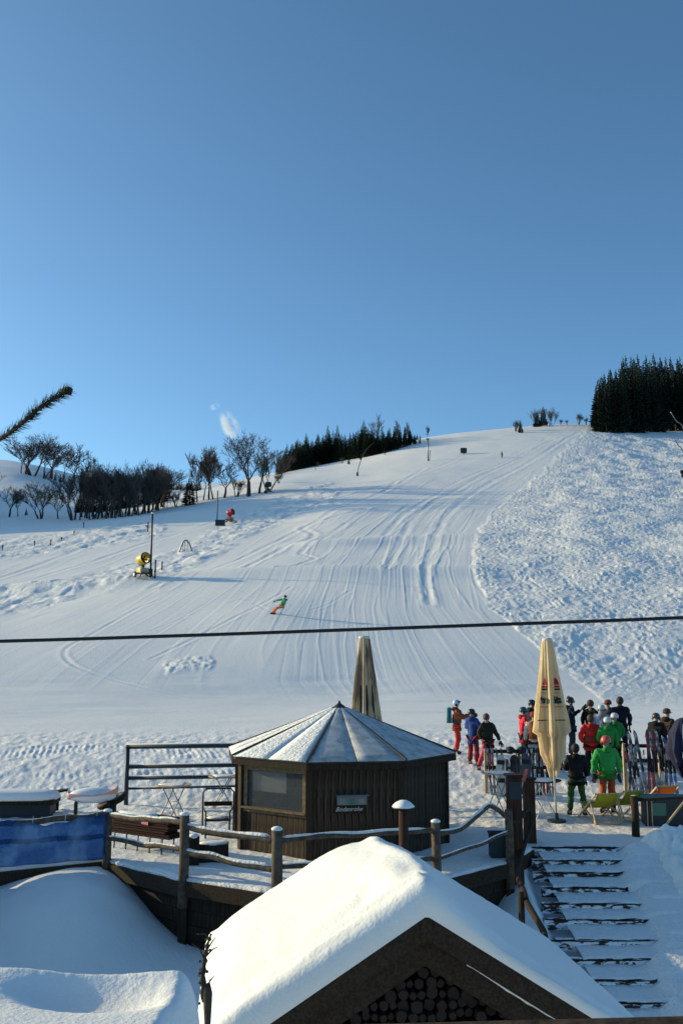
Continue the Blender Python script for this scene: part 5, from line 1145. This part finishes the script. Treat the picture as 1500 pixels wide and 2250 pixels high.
for i, (x, c, le, lb, lt) in enumerate(((1112, (.42, .46, .50), .1, 'pale grey snowboard with dark letters on the left rack', 'HH'), (1132, (.03, .035, .045), .16, 'black snowboard right of the lettered one', None), (1098, (.55, .55, .52), .12, 'white snowboard left of the lettered one', None), (1150, (.06, .07, .09), .14, 'dark patterned snowboard next to the ski poles', None))):
    p = ra.copy(); p.x = W(x, 1700, ra.y-.3).x; p.y = ra.y-.34-.03*i; p.z = gz(p.x, p.y); board(p, lb, c, le, .04*(i-1), lt, 1.16 if i else 1.05)
# helmets and bags hung on the left rack
for x, lb in ((1120, 'black helmet resting on the left ski rack'), (1145, 'second black helmet, right one on the left ski rack')):
    p = W(x, 1650, ra.y-.05); h_ = thing('helmet', lb, 'helmet', tuple(p)); MB().ball((0, 0, .02), .14, 12, 7, (1, 1.15, .8)).build('shell', M['black'], h_, True); MB().tube([(-.1, -.12, 0), (0, -.165, -.01), (.1, -.12, 0)], .02, 6).build('visor', M['metal_dark'], h_, True)

# ================================================================== PEOPLE
def skin_obj(name, nodes, edges, root, mt, parent, sub=1, wr=0):
    keys = list(nodes); me = bpy.data.meshes.new('tmp'); me.from_pydata([nodes[k][0] for k in keys], [(keys.index(a), keys.index(b)) for a, b in edges], [])
    ob = bpy.data.objects.new('tmp', me); COL.objects.link(ob); ob.modifiers.new('s', 'SKIN'); 
    sv = me.skin_vertices[0].data
    for i, k in enumerate(keys):
        r = nodes[k][1]; sv[i].radius = (r, r) if not isinstance(r, tuple) else r; sv[i].use_root = (k == root)
    ms = ob.modifiers.new('u', 'SUBSURF'); ms.levels = sub; ms.render_levels = sub
    dg = bpy.context.evaluated_depsgraph_get(); m = bpy.data.meshes.new_from_object(ob.evaluated_get(dg)); bpy.data.objects.remove(ob); bpy.data.meshes.remove(me)
    m.name = name
    if wr:
        n = len(m.vertices); co = np.empty(n*3); no = np.empty(n*3); m.vertices.foreach_get('co', co); m.vertices.foreach_get('normal', no); co = co.reshape(-1, 3); no = no.reshape(-1, 3); o_s = len(bpy.data.meshes)*.37
        d_ = perlin(co[:, 0]*7+o_s+co[:, 1]*4, co[:, 2]*9+o_s)*.028+perlin(co[:, 0]*15+o_s, co[:, 2]*19+co[:, 1]*12)*.014; co += no*(d_*wr)[:, None]; m.vertices.foreach_set('co', co.ravel())
    m.materials.clear(); m.materials.append(mt); m.polygons.foreach_set('use_smooth', [True]*len(m.polygons)); m.update()
    o = bpy.data.objects.new(name, m); COL.objects.link(o); o.parent = parent; return o
_gm = {}
def glove_mesh():
    mb = MB(); mb.box((0, 0, -.045), (.03, .075, .09), None, .9)
    for i, (y, l) in enumerate(((-.03, .062), (-.01, .072), (.011, .068), (.031, .052))): mb.tube([(0, y, -.085), (-.008, y*1.1, -.085-l*.55), (-.026, y*1.1, -.085-l)], [.0115, .011, .008], 6)
    mb.tube([(0, -.035, -.03), (-.012, -.058, -.058), (-.026, -.062, -.084)], [.014, .013, .010], 6)
    o = mb.build('glove', M['black'], None, True); me = o.data; bpy.data.objects.remove(o); return me
GLV = glove_mesh()
def person(label, P, h, rz, jac, trs, head='helmet', hc=(.02, .02, .025), arms=None, legs=None, pack=None, gog=None, hem=.80, pose_lean=(0, 0), boots=(.03, .03, .035), group=None, extra=None, jac2=None, name='person', puff=1.0):
    t = thing(name, label, 'person', (P[0], P[1], P[2]), rz, group); s = h/1.80; t.scale = (s,)*3
    lx, ly = pose_lean
    V = lambda x, y, z: (x+lx*max(0, z-.5), y+ly*max(0, z-.5), z)
    sh, el, wr = {}, {}, {}
    dflt = {'L': ((.235, 0, 1.16), (.25, -.07, .93)), 'R': ((-.235, 0, 1.16), (-.25, -.07, .93))}
    rr = random.Random(len(label)*7+int(abs(P[0])*31)); A = dict(dflt)
    for k_, sg_ in (('L', 1), ('R', -1)):
        c_ = rr.choice((0, 0, 1, 2, 3))
        if c_ == 1: A[k_] = ((sg_*.27, -.02, 1.17), (sg_*.16, -.20, 1.02))
        elif c_ == 2: A[k_] = ((sg_*.29, .06, 1.16), (sg_*.20, -.06, .96))
        elif c_ == 3: A[k_] = ((sg_*.24, -.08, 1.16), (sg_*.18, -.30, 1.16))
    A.update(arms or {})
    LG = {'L': ((.105, -.03, .50), (.12, .02, .10)), 'R': ((-.105, -.03, .50), (-.12, .02, .10))}; LG.update(legs or {})
    nodes = {'pel': (V(0, 0, .95), .12), 'abd': (V(0, 0, 1.12), .115), 'chs': (V(0, 0, 1.30), .13), 'nk': (V(0, .0, 1.49), .05), 'hd0': (V(0, -.01, 1.57), .065), 'hd': (V(0, -.01, 1.655), .085), 'tp': (V(0, 0, 1.72), .06), 'no': (V(0, -.095, 1.62), .016), 'ch': (V(0, -.06, 1.55), .03)}
    edges = [('pel', 'abd'), ('abd', 'chs'), ('chs', 'nk'), ('nk', 'hd0'), ('hd0', 'hd'), ('hd', 'tp'), ('hd', 'no'), ('hd0', 'ch')]
    for k, sg in (('L', 1), ('R', -1)):
        nodes['s'+k] = (V(sg*.17, 0, 1.42), .06); nodes['e'+k] = (V(*A[k][0]), .042); nodes['w'+k] = (V(*A[k][1]), .03)
        nodes['p'+k] = (V(sg*.09, 0, .90), .09); nodes['k'+k] = (V(*LG[k][0]), .055); nodes['a'+k] = (V(*LG[k][1]), .04); f = LG[k][1]; nodes['t'+k] = ((f[0]+sg*.02, f[1]-.16, f[2]-.05), .035)
        edges += [('chs', 's'+k), ('s'+k, 'e'+k), ('e'+k, 'w'+k), ('pel', 'p'+k), ('p'+k, 'k'+k), ('k'+k, 'a'+k), ('a'+k, 't'+k)]
    b = skin_obj('body', nodes, edges, 'pel', M['skin'], t)
    # jacket over the body
    q = puff
    jn = {'hem': (V(0, 0, hem), .165*q), 'pel': (V(0, 0, .98), .165*q), 'abd': (V(0, 0, 1.14), .16*q), 'chs': (V(0, .01, 1.31), .175*q), 'col': (V(0, .01, 1.47), .085), 'c2': (V(0, .0, 1.53), .075)}
    je = [('hem', 'pel'), ('pel', 'abd'), ('abd', 'chs'), ('chs', 'col'), ('col', 'c2')]
    for k, sg in (('L', 1), ('R', -1)):
        wv = Vector(A[k][1]); ev = Vector(A[k][0]); cuff = ev.lerp(wv, .92)
        jn['s'+k] = (V(sg*.175, .0, 1.41), .095*q); jn['e'+k] = (V(*A[k][0]), .072*q); jn['w'+k] = (V(*cuff), .055); je += [('chs', 's'+k), ('s'+k, 'e'+k), ('e'+k, 'w'+k)]
    jo = skin_obj('jacket', jn, je, 'abd', cloth(jac), t, 2, 1.3); jo.scale = (1.08, .88, 1) if not (lx or ly) else (1, 1, 1)
    if jac2: MB().lathe([(.178*q, 1.0), (.182*q, 1.03), (.182*q, 1.15), (.178*q, 1.18)], 16).build('jacket_panel', cloth(jac2), jo, True)
    tn = {'pel': (V(0, 0, .95), .145)}; te = []
    for k, sg in (('L', 1), ('R', -1)):
        tn['p'+k] = (V(sg*.095, 0, .86), .105); tn['k'+k] = (V(*LG[k][0]), .085); a_ = Vector(LG[k][1]); tn['a'+k] = (tuple(a_+Vector((0, 0, .03))), .082); te += [('pel', 'p'+k), ('p'+k, 'k'+k), ('k'+k, 'a'+k)]
    skin_obj('trousers', tn, te, 'pel', cloth(trs), t, 2, 1.1)
    for k, sg in (('L', 1), ('R', -1)):
        a_ = Vector(LG[k][1]); skin_obj('boot', {'a': (tuple(a_+Vector((0, .0, .10))), .062), 'h': (tuple(a_+Vector((0, .02, -.04))), .06), 't': (tuple(a_+Vector((sg*.02, -.17, -.055))), .048)}, [('a', 'h'), ('h', 't')], 'h', cloth(boots), t)
        w = Vector(V(*A[k][1])); e = Vector(V(*A[k][0])); d_ = (w-e).normalized(); g_ = inst(GLV, 'glove', t, tuple(w), sc=(1.35 if sg > 0 else -1.35, 1.35, 1.35)); g_.rotation_euler = (-d_).to_track_quat('Z', 'Y').to_euler()
    hx, hy, hz_ = V(0, -.005, 1.66)
    if head == 'helmet':
        he = MB().lathe([(.118, -.035), (.126, .0), (.123, .05), (.10, .10), (.06, .13), (.0, .14)], 18, fn=lambda r, z_, a: r*(1+.07*abs(math.sin(a)))).build('helmet', mat('helmet_shell', hc, .35), t, True); he.location = (hx, hy+.01, hz_); he.scale = (.93, .93, .93)
        for sg in (-1, 1): MB().ball((sg*.112, .01, -.055), .048, 8, 6, (.45, 1, 1)).build('ear_pad', M['black'], he, True)
        MB().tube([(-.11, -.05, -.03), (-.06, -.115, -.025), (0, -.132, -.02), (.06, -.115, -.025), (.11, -.05, -.03)] if gog != 'up' else [(-.11, -.06, .04), (-.06, -.115, .055), (0, -.13, .06), (.06, -.115, .055), (.11, -.06, .04)], .032, 7).build('goggles', mat('goggle_lens', (.05, .09, .12) if gog else (.02, .02, .02), .15), he, True)
    elif head in ('hair', 'long'):
        ho_ = MB().ball((hx, hy+.02, hz_+.015), .115, 14, 9, (.95, 1.05, 1.1)).build('hair', mat('hair_colour', hc, .7), t, True)
        if head == 'long': MB().tube([(hx, hy+.07, hz_), (hx, hy+.11, hz_-.13), (hx, hy+.11, hz_-.27)], [.09, .08, .04], 9).build('hair_tail', mat('hair_colour', hc, .7), ho_, True)
    elif head == 'cap':
        ho_ = MB().lathe([(.112, -.03), (.118, .03), (.10, .09), (.05, .125), (0, .13)], 16).build('knitted_hat', cloth(hc), t, True); ho_.location = (hx, hy+.01, hz_); MB().box((0, -.13, .0), (.14, .08, .015)).build('peak', cloth(hc), ho_)
    hood = MB().ball((lx*.95, .10, 1.47), .105, 12, 7, (1.15, .7, .75)).build('hood', cloth(tuple(c*.8 for c in jac)), t, True)
    MB().lathe([(.178*q, hem-.045), (.186*q, hem-.02), (.186*q, hem+.03), (.176*q, hem+.05)], 18, (lx*.3, 0, 0)).build('hem_band', cloth(tuple(c*.55 for c in jac)), jo, True)
    if pack:
        bp = MB().box((0, .25, 1.24), (.30, .16, .46), None, .85).ball((0, .25, 1.46), .12, 10, 6, (1.1, .7, .6)).build('backpack', cloth(pack), t, True)
        for sg in (-1, 1): MB().tube([(sg*.10, .16, 1.46), (sg*.12, .02, 1.52), (sg*.12, -.15, 1.40), (sg*.13, -.16, 1.18), (sg*.14, .14, 1.05)], .018, 6).build('strap', cloth((.02, .02, .025)), bp, True)
    return t
def person_at(x, yt, yf, rz, label, jac, trs, **k):
    P = T(x, yf) if yf < 1800 else G(x, yf); P.z = gz(P.x, P.y)-.02; h = W(x, yt, P.y).z-P.z; return person(label, P, h, R(rz), jac, trs, **k)
N_ = (.012, .016, .035); K_ = (.012, .012, .014)
gC = 'people standing at the terrace and ski racks'
person_at(1004, 1536, 1655, 82, 'person in an orange and dark jacket with red trousers and teal backpack', (.30, .07, .03), (.55, .045, .03), hc=(.42, .58, .68), gog='up', pack=(.02, .17, .19), jac2=(.05, .06, .06), group=gC,
          arms={'L': ((.20, -.22, 1.22), (.10, -.50, 1.26)), 'R': ((-.20, -.20, 1.20), (-.08, -.48, 1.24))}, legs={'L': ((.10, -.06, .50), (.11, .06, .10))})
person_at(1040, 1556, 1680, 150, 'person in a long blue jacket and dark red trousers beside the orange jacket', (.03, .07, .25), (.22, .02, .03), hem=.72, group=gC, pose_lean=(.03, 0))
person_at(1074, 1567, 1690, 15, 'person in a black jacket and pinkish red trousers with brown hair, leaning', (.022, .022, .016), (.50, .05, .08), head='hair', hc=(.07, .04, .025), group=gC, pose_lean=(-.05, 0), hem=.74, puff=1.1,
          legs={'R': ((-.20, -.02, .50), (-.36, .02, .10)), 'L': ((.06, -.03, .50), (.02, .02, .10))}, arms={'L': ((.30, 0, 1.15), (.40, -.05, .90))})
person_at(1152, 1552, 1678, 95, 'person in a bright red jacket and dark helmet at the left of the crowd', (.60, .03, .05), K_, hc=(.03, .07, .09), group=gC, gog=1, hem=.7)
person_at(1171, 1536, 1660, 120, 'person in navy with a dark helmet behind the bright red jacket', N_, K_, hc=(.015, .02, .04), group=gC)
person_at(1190, 1534, 1658, 200, 'person in a dark maroon jacket mostly hidden behind the cream parasol', (.10, .02, .03), K_, hc=(.01, .01, .02), group=gC)
person_at(1176, 1562, 1700, 165, 'person in a white and red jacket with a brown backpack left of the parasol', (.50, .48, .45), (.05, .02, .02), head='cap', hc=(.25, .04, .04), pack=(.20, .06, .02), group=gC)
person_at(1256, 1530, 1664, 85, 'person in a navy ski suit raising a phone to the right of the parasol', N_, (.02, .045, .08), hc=(.02, .025, .04), group=gC, gog=1, arms={'L': ((.22, -.16, 1.25), (.12, -.36, 1.42)), 'R': ((-.22, -.10, 1.28), (-.10, .02, 1.62))})
person_at(1300, 1537, 1664, -40, 'person with brown hair in a dark jacket behind the red jacket', K_, K_, head='hair', hc=(.05, .03, .02), group=gC)
person_at(1301, 1569, 1706, 176, 'person seen from behind in a bright red jacket and dark trousers', (.55, .025, .02), K_, head='hair', hc=(.05, .035, .02), group=gC, jac2=(.20, .03, .02), puff=1.12)
person_at(1325, 1547, 1672, 160, 'person with a pale blue helmet in a greyish jacket in the middle of the crowd', (.30, .33, .40), N_, hc=(.45, .5, .58), group=gC)
person_at(1339, 1536, 1662, -60, 'person with a brownish cap in a dark jacket at the back of the crowd', (.03, .03, .045), K_, head='cap', hc=(.16, .05, .05), group=gC)
person_at(1366, 1530, 1666, 170, 'tall person with short dark hair in a navy jacket at the right of the crowd', (.014, .013, .022), K_, head='hair', hc=(.04, .025, .02), group=gC, arms={'L': ((-.24, 0, 1.16), (-.25, .0, .9))} if False else None, puff=1.08)
person_at(1354, 1565, 1698, 190, 'person in a green jacket with a white helmet, right one of the pair in green', (.025, .22, .05), K_, hc=(.55, .55, .54), group=gC)
person_at(1338, 1574, 1712, 172, 'person in a green jacket with a white helmet, left one of the pair in green', (.03, .27, .05), K_, hc=(.60, .60, .58), group=gC)
person_at(1336, 1615, 1786, 182, 'person in a bright green jacket and orange trousers with a red and white helmet', (.04, .33, .07), (.45, .09, .02), hc=(.55, .10, .08), group=gC, puff=1.2, hem=.84, arms={'L': ((.27, 0, 1.15), (.29, -.02, .90)), 'R': ((-.27, 0, 1.15), (-.29, -.02, .90))})
person_at(1268, 1633, 1790, 178, 'person in a black jacket and green trousers standing behind the parasol pole', (.013, .012, .014), (.05, .10, .03), head='hair', hc=(.02, .012, .01), group=gC, puff=1.12, hem=.80, legs={'L': ((.15, -.03, .5), (.19, .02, .10)), 'R': ((-.15, -.03, .5), (-.19, .02, .10))})
person_at(1446, 1565, 1696, 140, 'person in a black jacket with a dark helmet behind the right ski rack', K_, K_, hc=(.05, .06, .06), group=gC, puff=1.15)
person_at(1470, 1555, 1690, 120, 'person in a dark brown jacket behind the right ski rack, next to the black one', (.05, .028, .022), K_, head='cap', hc=(.08, .05, .035), group=gC)
person_at(1222, 1560, 1692, 185, 'person in dark clothes right behind the cream parasol', K_, K_, head='hair', hc=(.03, .02, .02), group=gC)
# skiers on the hill
def skis_on(t, y=0, spread=.14, yaw=0):
    for s in (-1, 1):
        k = inst(SKM['black'], 'ski', t, (s*spread, .75, .012), (R(90), 0, yaw)); inst(bindm, 'binding', k, (0, 0, .62))
Psk = T(607, 1352); hs = W(607, 1314, Psk.y).z-Psk.z
sk = person('skier carving downhill in a green jacket and orange trousers', (Psk.x+.45, Psk.y, Psk.z-.16), hs*1.38, R(-50), (.02, .22, .10), (.55, .14, .02), hc=(.02, .05, .06), group='skiers on the slope', puff=.95, hem=.88,
     legs={'L': ((-.20, -.26, .60), (-.60, -.04, .22)), 'R': ((-.46, -.22, .48), (-.88, .02, .20))}, arms={'L': ((.44, -.16, 1.18), (.60, -.24, .88)), 'R': ((-.46, -.16, 1.24), (-.72, -.24, 1.08))}, pose_lean=(.16, -.12), name='skier')
Rr = Matrix.Rotation(R(20), 3, 'Y') @ Matrix.Rotation(R(-50), 3, 'Z'); sk.rotation_euler = Rr.to_euler(); sk.location.x -= .35; sk.location.z += .02
dz_ = Vector((-.86, -.49, -.14)).normalized(); dy_ = -(Vector((.25, -.2, 1))-dz_*Vector((.25, -.2, 1)).dot(dz_)).normalized(); dx_ = dy_.cross(dz_); Rl = Rr.inverted() @ Matrix((dx_, dy_, dz_)).transposed()
for lx_, ly_, lz_ in ((-.60, -.04, .10), (-.88, .02, .08)):
    p_ = Vector((lx_, ly_, lz_))-(Rl @ Vector((0, 0, .75))); k = inst(SKM['black'], 'ski', sk, tuple(p_), tuple(Rl.to_euler()), (1.3, 2.2, 1.0)); inst(bindm, 'binding', k, (0, 0, .62))
for x, yt, yb, j, tr2, lb, rz in ((325, 1148, 1169, (.05, .16, .09), (.25, .04, .02), 'small distant skier in green beside the tall pole on the left', -70), (1102, 992, 1006, (.10, .10, .11), K_, 'tiny distant skier in grey near the top of the piste', 30), (1487, 1101, 1118, K_, K_, 'unseen', 0)):
    if lb == 'unseen': continue
    p = T(x, yb); t = person(lb, (p.x, p.y, p.z), max(1.6, px_h(p, yt)), R(rz), j, tr2, group='skiers on the slope', name='skier'); skis_on(t)

# ================================================================== SNOW GUNS, POLES, MARKERS
def snow_gun(x, yt, yb, mt, label, rz, sc=1.0):
    P = T(x, yb); h = px_h(P, yt); t = thing('snow_gun', label, 'snow gun', (P.x, P.y, P.z), rz, 'snow guns on the slope'); t.scale = (h/2.35,)*3
    ax = Matrix.Rotation(R(-12), 3, 'X')
    def rot(v): return ax @ Vector(v)+Vector((0, 0, 1.72))
    n = 22; prof = [(.50, -.48), (.56, -.40), (.53, .1), (.47, .45), (.50, .50)]; vs, fs = [], []
    for r, y in prof+[(p[0]-.04, p[1]) for p in prof[::-1]]:
        for k in range(n): a = 2*math.pi*k/n; vs.append(tuple(rot((r*math.cos(a), y*-1, r*math.sin(a)))))
    m_ = len(prof)*2
    for i in range(m_):
        for k in range(n): fs.append((i*n+k, i*n+(k+1) % n, ((i+1) % m_)*n+(k+1) % n, ((i+1) % m_)*n+k))
    me = mesh_of('barrel', vs, fs, mt, True); b = bpy.data.objects.new('barrel', me); COL.objects.link(b); b.parent = t
    P_ = [rot((math.cos(a)*.50, -.50, math.sin(a)*.50)) for a in np.linspace(0, 2*math.pi, 25)]; MB().tube(P_, .05, 7, False).build('nozzle_ring', M['black'], b, True)
    mb = MB()
    for k in range(7): a = k*math.pi*2/7; mb.bar(rot((0, .1, 0)), rot((math.cos(a)*.46, .1, math.sin(a)*.46)), .03, .14)
    mb.ball(rot((0, .1, 0)), .16, 10, 6).build('fan', M['metal_dark'], b)
    mb = MB()
    for k in range(8): a = k*math.pi/8*2; mb.tube([rot((math.cos(a)*.1, .44, math.sin(a)*.1)), rot((math.cos(a)*.50, .44, math.sin(a)*.50))], .012, 5)
    mb.build('rear_grille', M['metal_dark'], b)
    MB().box((0, .05, 1.05), (.22, .22, .5)).build('neck', M['black'], t); MB().box((0, .05, .70), (.85, .70, .42)).build('cabinet', mt, t); MB().box((.0, -.31, .72), (.5, .03, .26)).build('cabinet_door', M['metal'], t)
    MB().box((0, .1, .42), (1.0, 1.3, .09)).build('chassis', M['metal_dark'], t); MB().bar((0, -.5, .42), (-.1, -1.5, .12), .09).build('drawbar', M['metal_dark'], t)
    for sx in (-1, 1):
        w = MB().tube([(sx*.58, .35, .30), (sx*.74, .35, .30)], .29, 16).build('wheel', M['black'], t, False); MB().tube([(sx*.745, .35, .30), (sx*.76, .35, .30)], .14, 12).build('rim', M['metal'], w)
        MB().bar((sx*.4, -.5, .42), (sx*.75, -.9, .0), .06).build('support_leg', M['metal_dark'], t)
    return t
snow_gun(314, 1214, 1270, M['yellow'], 'yellow snow gun beside the tall pole on the left', R(40))
snow_gun(506, 1118, 1149, M['red'], 'red snow gun half way up the left edge of the piste', R(60))
snow_gun(589, 1058, 1084, M['metal_dark'], 'dark snow gun under the bare trees at the upper piste edge', R(110))
def mast(x, yt, yb, r, label, name='pole', curve=None, mt='metal_dark', top=None):
    P = T(x, yb); h = px_h(P, yt); t = thing(name, label, 'pole', (P.x, P.y, P.z-.1))
    if curve: pts = [(0, 0, 0)]+[tuple((W(a, b, P.y)-P)+Vector((0, 0, .1))) for a, b in curve]; pts = [tuple(p) for p in spl(pts, 5)]
    else: pts = [(0, 0, 0), (0, 0, h*.5), (0, 0, h+.1)]
    MB().tube(pts, r, 7).build('shaft', M[mt], t, True); return t, h
t, h = mast(331, 1125, 1268, .09, 'tall dark hydrant pole right behind the yellow snow gun'); MB().box((0, -.02, .5), (.35, .25, .7)).build('control_box', M['metal_dark'], t); MB().ball((0, 0, h), .12, 8, 5).build('finial', M['white'], t, True)
t, h = mast(341, 1230, 1270, .07, 'short dark stake right of the yellow snow gun'); MB().box((0, 0, .75), (.16, .12, .3)).build('bracket', M['metal_dark'], t)
t, h = mast(356, 1235, 1252, .08, 'small stub post right of the yellow snow gun'); MB().ball((0, 0, h+.1), .1, 6, 4).build('cap', M['metal'], t)
t, h = mast(477, 1078, 1155, .09, 'slim dark pole left of the red snow gun'); MB().box((.5, 0, .55), (1.5, .8, .9)).build('control_box', M['metal_dark'], t)
t, h = mast(940, 964, 1013, .20, 'grey lift mast with a slanting stay near the skyline', 'lift_mast', mt='metal'); MB().tube([(.3, 0, 0), (.7, 0, h*.5)], .09, 6).build('stay', M['metal_dark'], t); MB().box((0, 0, h), (1.0, .3, .3)).build('head', M['metal'], t)
t, h = mast(785, 1000, 1046, .10, 'thin curved lance bending over the sunny slope', 'snow_lance', curve=[(786, 1034), (790, 1018), (800, 995), (812, 980), (822, 972)]); MB().box((0, 0, .5), (.5, .4, 1.1)).build('valve_box', M['metal_dark'], t)
t, h = mast(1512, 975, 1000, .13, 'slanting lance before the right spruce stand, upper one', 'snow_lance', curve=[(1500, 940), (1485, 925), (1472, 905)], mt='metal'); MB().box((0, 0, .5), (.5, .4, .9)).build('valve_box', M['metal_dark'], t)
t, h = mast(1520, 1030, 1060, .12, 'slanting lance over the chopped snow at the right edge', 'snow_lance', curve=[(1500, 993), (1490, 980), (1480, 965)], mt='metal'); MB().box((0, 0, .5), (.5, .4, .9)).build('valve_box', M['metal_dark'], t)
t, h = mast(1498, 1036, 1050, .25, 'dark stub sign at the right edge of the chopped snow'); MB().box((0, 0, h), (.8, .3, .8)).build('plate', M['black'], t)
t, h = mast(1018, 985, 998, .15, 'squat dark snow maker box near the piste top', 'snow_machine'); MB().box((0, 0, h*.6), (1.7, 1.2, 1.2)).build('housing', M['metal_dark'], t); MB().tube([(-.9, 0, h*.8), (.9, 0, h*.8)], .6, 12).build('drum', M['black'], t, True)
P = T(408, 1212); lh = px_h(P, 1186); t = thing('hoop', 'greyish net hoop standing in the rough snow right of the yellow gun', 'hoop', (P.x, P.y, P.z-.1)); S_ = [(-.75*math.cos(a)*(1-.2*math.sin(a)), .05*math.sin(3*a), lh*1.02*math.sin(a)) for a in np.linspace(0, math.pi, 16)]
MB().tube(S_, .10, 7).build('arch', M['metal'], t, True)
for q in (-.35, -.1, .2): MB().tube([(q, 0, 0), (q, 0, lh*.9)], .04, 5).build('strut', M['metal'], t)
for i, (x, yt, yb, lb) in enumerate(((112, 1185, 1198, 'thin stake in the sunny rough snow at the far left'), (76, 1188, 1200, 'short stake left of the thin stake'), (163, 1166, 1174, 'small stake in the middle of the sunny rough strip'), (184, 1147, 1160, 'dark marker post on the shaded meadow below the tree line'), (6, 1198, 1210, 'dark stake at the left edge of the rough snow'), (693, 1024, 1034, 'small dark marker on the sunny slope under the crest wood'), (136, 1180, 1188, 'tiny stake among the rough snow tracks'))):
    t, h = mast(x, yt, yb, .07, lb, 'marker_stake', mt='wood_dark'); MB().box((0, 0, h*.9), (.2, .05, .25)).build('tag', M['wood_dark'], t)
# faint steam plume over the trees
def plume_mat(dens):
    m = bpy.data.materials.new('steam'); m.use_nodes = True; t = m.node_tree; t.nodes.clear(); o = t.nodes.new('ShaderNodeOutputMaterial'); v = t.nodes.new('ShaderNodeVolumePrincipled'); v.inputs['Color'].default_value = (.98, .98, .98, 1); v.inputs['Anisotropy'].default_value = .4
    tc = t.nodes.new('ShaderNodeTexCoord'); n = t.nodes.new('ShaderNodeTexNoise'); n.inputs['Scale'].default_value = .16; n.inputs['Detail'].default_value = 4
    ln = t.nodes.new('ShaderNodeVectorMath'); ln.operation = 'LENGTH'; t.links.new(tc.outputs['Object'], ln.inputs[0])
    mr = t.nodes.new('ShaderNodeMapRange'); mr.inputs['From Min'].default_value = 1.0; mr.inputs['From Max'].default_value = .2; mr.clamp = True; t.links.new(ln.outputs['Value'], mr.inputs['Value'])
    t.links.new(tc.outputs['Generated'], n.inputs['Vector']); n.inputs['Scale'].default_value = 2.4
    m2 = t.nodes.new('ShaderNodeMapRange'); m2.inputs['From Min'].default_value = .38; m2.inputs['From Max'].default_value = .66; t.links.new(n.outputs['Fac'], m2.inputs['Value'])
    ml = t.nodes.new('ShaderNodeMath'); ml.operation = 'MULTIPLY'; t.links.new(mr.outputs[0], ml.inputs[0]); t.links.new(m2.outputs[0], ml.inputs[1])
    m3 = t.nodes.new('ShaderNodeMath'); m3.operation = 'MULTIPLY'; m3.inputs[1].default_value = dens; t.links.new(ml.outputs[0], m3.inputs[0]); t.links.new(m3.outputs[0], v.inputs['Density']); t.links.new(v.outputs[0], o.inputs['Volume']); return m
for x, y, rx, rz_, dn, tl, lb in ((505, 934, 9, 15, .30, .5, 'small white steam puff in the sky above the left trees'), (472, 893, 6, 3.5, .10, .4, 'faint thin wisp of steam above the white puff')):
    c = W(x, y, 820); o = MB().ball((0, 0, 0), 1, 16, 10).build('steam_plume', plume_mat(dn), None, True); o.location = c; o.scale = (rx, rx, rz_); o.rotation_euler = (0, -tl, 0); tag(o, lb, 'steam', None, 'stuff')
